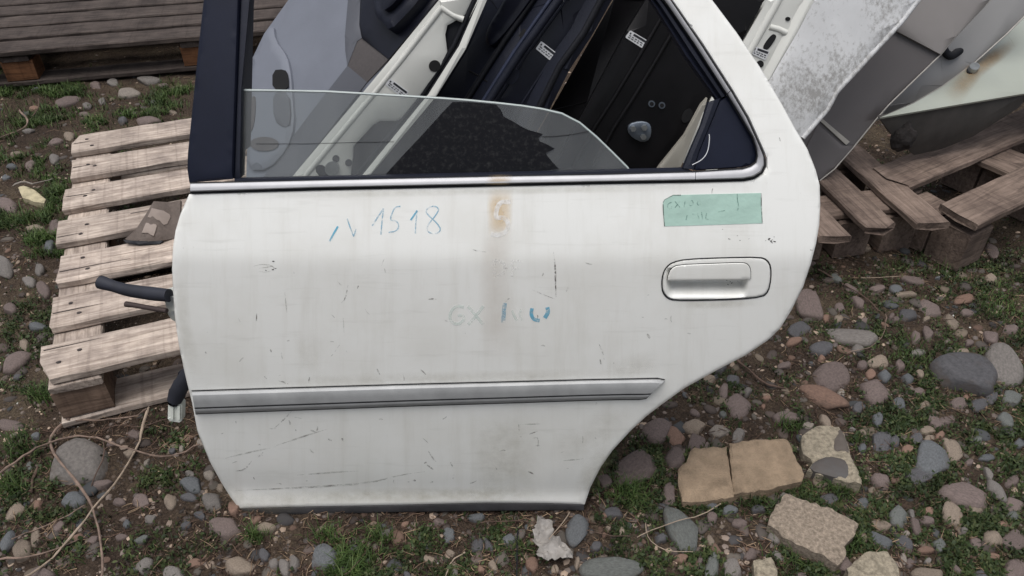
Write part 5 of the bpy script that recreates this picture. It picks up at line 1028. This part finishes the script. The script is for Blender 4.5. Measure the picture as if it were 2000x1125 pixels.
# stone tops stay bare
SP_ = np.array([(q[0], q[1], q[2], q[3]) for q in placed])
def off_stones(x, y, k=.62):
    ok = np.ones(len(x), bool)
    for sx, sy, sa, sb in SP_: ok &= ((x-sx)**2+(y-sy)**2) > ((sa+sb)/2*k)**2
    return ok
def leaf_mat(name, c1, c2, c3, scale=60):
    m = bpy.data.materials.new(name); m.use_nodes = True; t = m.node_tree; b = t.nodes['Principled BSDF']; b.inputs['Roughness'].default_value = .6; b.inputs['Specular IOR Level'].default_value = .25
    g = N(t, 'ShaderNodeNewGeometry'); r = N(t, 'ShaderNodeValToRGB'); t.links.new(g.outputs['Random Per Island'], r.inputs[0])
    r.color_ramp.elements[0].color = c1; r.color_ramp.elements[1].color = c3; e = r.color_ramp.elements.new(.55); e.color = c2
    tc = N(t, 'ShaderNodeTexCoord'); n1 = N(t, 'ShaderNodeTexNoise'); n1.inputs['Scale'].default_value = 9; t.links.new(tc.outputs['Object'], n1.inputs['Vector'])
    h = N(t, 'ShaderNodeHueSaturation'); t.links.new(r.outputs[0], h.inputs['Color']); mr = N(t, 'ShaderNodeMapRange'); t.links.new(n1.outputs['Fac'], mr.inputs[0]); mr.inputs[1].default_value = .3; mr.inputs[2].default_value = .7; mr.inputs[3].default_value = .6; mr.inputs[4].default_value = 1.35; t.links.new(mr.outputs[0], h.inputs['Value'])
    t.links.new(h.outputs[0], b.inputs['Base Color']); b.inputs['Subsurface Weight'].default_value = 0
    return m
def blades(name, x, y, hmin, hmax, wd, m, lean=.6):
    n = len(x); z = ground_h(x, y)-.002; a = rng.uniform(0, 6.283, n); h = rng.uniform(hmin, hmax, n)*(.7+.6*rng.random(n)); L1 = rng.uniform(.1, lean, n)
    dx, dy = np.cos(a), np.sin(a); px_, py_ = -dy, dx; w_ = wd*(.6+.8*rng.random(n))
    V = np.empty((n, 5, 3)); 
    V[:, 0] = np.stack([x-px_*w_, y-py_*w_, z], -1); V[:, 1] = np.stack([x+px_*w_, y+py_*w_, z], -1)
    mx_, my_, mz = x+dx*h*L1*.4, y+dy*h*L1*.4, z+h*.62
    V[:, 2] = np.stack([mx_+px_*w_*.75, my_+py_*w_*.75, mz], -1); V[:, 3] = np.stack([mx_-px_*w_*.75, my_-py_*w_*.75, mz], -1)
    V[:, 4] = np.stack([x+dx*h*L1*1.25, y+dy*h*L1*1.25, z+h*(1-.25*L1)], -1)
    i = np.arange(n)[:, None]*5
    F = np.concatenate([i+np.array([[0, 1, 2]]), i+np.array([[0, 2, 3]]), i+np.array([[3, 2, 4]])], 0)
    o = link(name, fast_mesh(name, V.reshape(-1, 3), F), m); return o
x, y, d = scatter(520000); ok = off_stones(x, y); x, y, d = x[ok], y[ok], d[ok]
tag(blades('grass', x, y, .006, .017, .0011, leaf_mat('grass_blades', (.019, .030, .010, 1), (.033, .053, .015, 1), (.070, .080, .028, 1)), .9), 'short dark green grass between the stones', 'grass', kind='stuff')
def leaves(name, x, y, smin, smax, m, zmax=.012, elong=1.4):
    n = len(x); z = ground_h(x, y)+rng.random(n)**1.5*zmax+.001; a = rng.uniform(0, 6.283, n); s = rng.uniform(smin, smax, n); tl = rng.normal(0, .55, n); tb = rng.normal(0, .55, n)
    ux, uy, uz = np.cos(a), np.sin(a), np.tan(np.clip(tl, -1, 1)); vx, vy, vz = -np.sin(a), np.cos(a), np.tan(np.clip(tb, -1, 1))
    c = np.stack([x, y, z], -1); U = np.stack([ux, uy, uz], -1)*(s*elong)[:, None]; W = np.stack([vx, vy, vz], -1)*s[:, None]
    V = np.stack([c-U, c-U*.2-W*.8, c+U*.6-W*.6, c+U, c+U*.6+W*.6, c-U*.2+W*.8], 1); i = np.arange(n)[:, None]*6
    F = np.concatenate([i+np.array([[0, 1, 5]]), i+np.array([[1, 2, 5]]), i+np.array([[2, 4, 5]]), i+np.array([[2, 3, 4]])], 0)
    return link(name, fast_mesh(name, V.reshape(-1, 3), F), m)
x, y, d = scatter(420000, 1.1); ok = off_stones(x, y, .75); x, y = x[ok], y[ok]
tag(leaves('ground_cover', x, y, .0014, .0036, leaf_mat('moss_leaves', (.016, .027, .009, 1), (.030, .048, .014, 1), (.062, .072, .026, 1))), 'low mossy weeds covering the soil in patches', 'weeds', kind='stuff')
# longer tufts
tx, ty = [], []
for px_, py_, nn, rr in [(690, 1085, 420, 40), (665, 1110, 250, 30), (1230, 955, 260, 30), (1260, 930, 160, 20), (640, 1045, 120, 24), (740, 1040, 120, 24), (500, 1045, 90, 18), (1545, 822, 160, 24), (1640, 950, 160, 34), (1480, 962, 120, 50), (60, 430, 260, 40), (30, 225, 260, 40), (320, 180, 200, 36), (40, 870, 200, 36), (1790, 690, 160, 40), (1950, 590, 220, 46), (1670, 1050, 140, 16), (1560, 1075, 140, 40), (20, 945, 160, 24), (80, 770, 160, 26), (1860, 520, 120, 40)]:
    a_ = rng.normal(0, rr*.6, nn)+px_; b_ = rng.normal(0, rr*.4, nn)+py_; q = gz_np(a_, b_); tx.append(q[0]); ty.append(q[1])
tx, ty = np.concatenate(tx), np.concatenate(ty); ok = off_stones(tx, ty, .8)
for sx, sy, sr in SLAB_ZONES: ok &= ((tx-sx)**2+(ty-sy)**2) > (sr*.85)**2
tag(blades('grass_tufts', tx[ok], ty[ok], .014, .034, .0011, leaf_mat('fresh_grass', (.024, .044, .011, 1), (.044, .078, .018, 1), (.08, .108, .034, 1)), .95), 'longer fresh green grass in small tufts', 'grass', kind='stuff')
qx, qy = rng.uniform(-100, 420, 150000), rng.uniform(128, 500, 150000); qd, gx_, gy_ = green_density(qx, qy); ok = rng.random(len(qx)) < np.clip(qd*1.4, 0, 1)*(qd > .06); gx_, gy_ = gx_[ok], gy_[ok]; ok = off_stones(gx_, gy_, .8)
tag(blades('far_grass', gx_[ok], gy_[ok], .012, .030, .0014, bpy.data.materials['fresh_grass'], .95), 'grass growing on the ground beyond the pale pallet', 'grass', kind='stuff')
# gravel and crumbs too small to pick apart
def crumbs(name, n, smin, smax, m, parent, flat=.6, sel=None):
    px, py = spread(n); x, y = gz_np(px, py)
    if sel is not None: k = sel(px, py, x, y); x, y = x[k], y[k]
    n = len(x); z = ground_h(x, y); s = smin+(smax-smin)*rng.random(n)**3
    base = np.array([(1, 0, 0), (.3, .95, 0), (-.8, .6, 0), (-.8, -.6, 0), (.3, -.95, 0), (0.1, 0, 1.0)]); fc = np.array([(0, 1, 5), (1, 2, 5), (2, 3, 5), (3, 4, 5), (4, 0, 5)])
    base2 = np.array([(.55, .1, .8), (0, .55, .8), (-.5, 0, .85), (0, -.5, .8)])
    B = np.vstack([base[:5], base2]); fc = [(0, 1, 5), (1, 6, 5), (1, 2, 6), (2, 7, 6), (2, 3, 7), (3, 8, 7), (3, 4, 8), (4, 5, 8), (4, 0, 5), (5, 6, 7), (5, 7, 8)]
    a = rng.uniform(0, 6.283, n); c_, s_ = np.cos(a), np.sin(a); jx = s*rng.uniform(.7, 1.4, n); jy = s*rng.uniform(.6, 1.0, n); jz = s*flat*rng.uniform(.5, 1.2, n)
    X = B[None, :, 0]*jx[:, None]; Y = B[None, :, 1]*jy[:, None]
    V = np.stack([x[:, None]+X*c_[:, None]-Y*s_[:, None], y[:, None]+X*s_[:, None]+Y*c_[:, None], z[:, None]-.001+B[None, :, 2]*jz[:, None]], -1)
    F = (np.arange(n)[:, None, None]*9+np.array(fc)[None]).reshape(-1, 3)
    me = fast_mesh(name, V.reshape(-1, 3), F); o = link(name, me, m, parent, smooth=True); o['kind'] = 'stuff'; return o
def small_stones(n):
    bases = []
    for i in range(10):
        me = stone_mesh(100+i, 2); v = np.empty(len(me.vertices)*3); me.vertices.foreach_get('co', v); f = np.array([tuple(p.vertices) for p in me.polygons]); bases.append((v.reshape(-1, 3), f)); bpy.data.meshes.remove(me)
    px, py = spread(n, .8); k = rng.random(len(px)) < np.where((px > 1150) | (py > 980), 1, .38); px, py = px[k], py[k]
    k = (((px-310)/130)**2+((py-1030)/75)**2 > 1) & (((px-1940)/90)**2+((py-812)/30)**2 > 1); px, py = px[k], py[k]
    x, y = gz_np(px, py); ok = off_stones(x, y, .9)
    for sx, sy, sr in SLAB_ZONES: ok &= ((x-sx)**2+(y-sy)**2) > (sr*.85)**2
    x, y = x[ok], y[ok]; V, F, c = [], [], 0; keep = []
    grid = {}
    for i in range(len(x)):
        a = .006+.015*rng.random()**2; ky = (int(x[i]/.03), int(y[i]/.03)); bad = False
        for dx in (-1, 0, 1):
            for dy in (-1, 0, 1):
                for q in grid.get((ky[0]+dx, ky[1]+dy), ()):
                    if (q[0]-x[i])**2+(q[1]-y[i])**2 < ((q[2]+a)*.8)**2: bad = True
        if bad: continue
        grid.setdefault(ky, []).append((x[i], y[i], a))
        bv, bf = bases[rng.integers(10)]; th = rng.uniform(0, 6.28); cs, sn = math.cos(th), math.sin(th); b_ = a*rng.uniform(.55, .95); h = .5*b_
        P = bv*np.array([a, b_, h]); P = np.stack([P[:, 0]*cs-P[:, 1]*sn+x[i], P[:, 0]*sn+P[:, 1]*cs+y[i], P[:, 2]+gh(x[i], y[i])+h*rng.uniform(-.3, .3)], -1)
        V.append(P); F.append(bf+c); c += len(bv)
    m = leaf_mat('small_stones', (0, 0, 0, 1), (0, 0, 0, 1), (0, 0, 0, 1)); r = [q for q in m.node_tree.nodes if q.type == 'VALTORGB'][0].color_ramp; r.interpolation = 'CONSTANT'
    while len(r.elements) > 1: r.elements.remove(r.elements[-1])
    cols = [(76, 70, 66), (60, 58, 58), (82, 72, 67), (94, 76, 66), (98, 88, 77), (68, 69, 70), (84, 78, 72), (70, 62, 58)]
    r.elements[0].position = 0; r.elements[0].color = lin(*cols[0])
    for i, q in enumerate(cols[1:], 1): e = r.elements.new(i/len(cols)); e.color = lin(*q)
    b = m.node_tree.nodes['Principled BSDF']; b.inputs['Roughness'].default_value = .85
    o = link('small_stones', fast_mesh('small_stones', np.vstack(V), np.vstack(F)), m, ground, smooth=True); o['kind'] = 'stuff'; return o
small_stones(5200)
crumbs('gravel', 16000, .0015, .009, leaf_mat('gravel', lin(78, 72, 70), lin(112, 100, 92), lin(160, 140, 122)), ground)
crumbs('soil_crumbs', 42000, .0012, .006, leaf_mat('soil_crumbs', lin(44, 37, 32), lin(62, 52, 44), lin(84, 70, 58)), ground, .9)
crumbs('pale_grit', 500, .0012, .0045, leaf_mat('pale_grit', lin(170, 170, 164), lin(196, 194, 186), lin(214, 210, 200)), ground)
def straws(name, n, lmin, lmax, r, m):
    px, py = spread(n); x, y = gz_np(px, py); k = fbm(x*4+20, y*4, 3) > .46; x, y = x[k], y[k]; n = len(x)
    z = ground_h(x, y)+.002+rng.random(n)*.006; a = rng.uniform(0, 6.283, n); L1 = rng.uniform(lmin, lmax, n)*.5*(rng.random(n)*.8+.2); tl = rng.normal(0, .12, n); cv = rng.normal(0, .25, n)
    V = np.empty((n, 9, 3))
    for j, s in enumerate((-1, 0, 1)):
        cx = x+np.cos(a)*L1*s-np.sin(a)*L1*cv*(1-s*s); cy = y+np.sin(a)*L1*s+np.cos(a)*L1*cv*(1-s*s); cz = z+tl*L1*s
        rr = r*(1 if s < 1 else .5)
        for q, an in enumerate((0, 2.09, 4.19)):
            V[:, j*3+q] = np.stack([cx-np.sin(a)*rr*math.cos(an), cy+np.cos(a)*rr*math.cos(an), cz+rr*math.sin(an)], -1)
    fc = []
    for j in range(2):
        for q in range(3): A, B = j*3+q, j*3+(q+1) % 3; fc += [(A, B, B+3), (A, B+3, A+3)]
    F = (np.arange(n)[:, None, None]*9+np.array(fc)[None]).reshape(-1, 3)
    return link(name, fast_mesh(name, V.reshape(-1, 3), F), m)
tag(straws('plant_litter', 22000, .012, .05, .0008, leaf_mat('litter', lin(60, 44, 38), lin(92, 72, 60), lin(150, 128, 104))), 'scattered dry stem bits and straw on the soil', 'litter', kind='stuff')
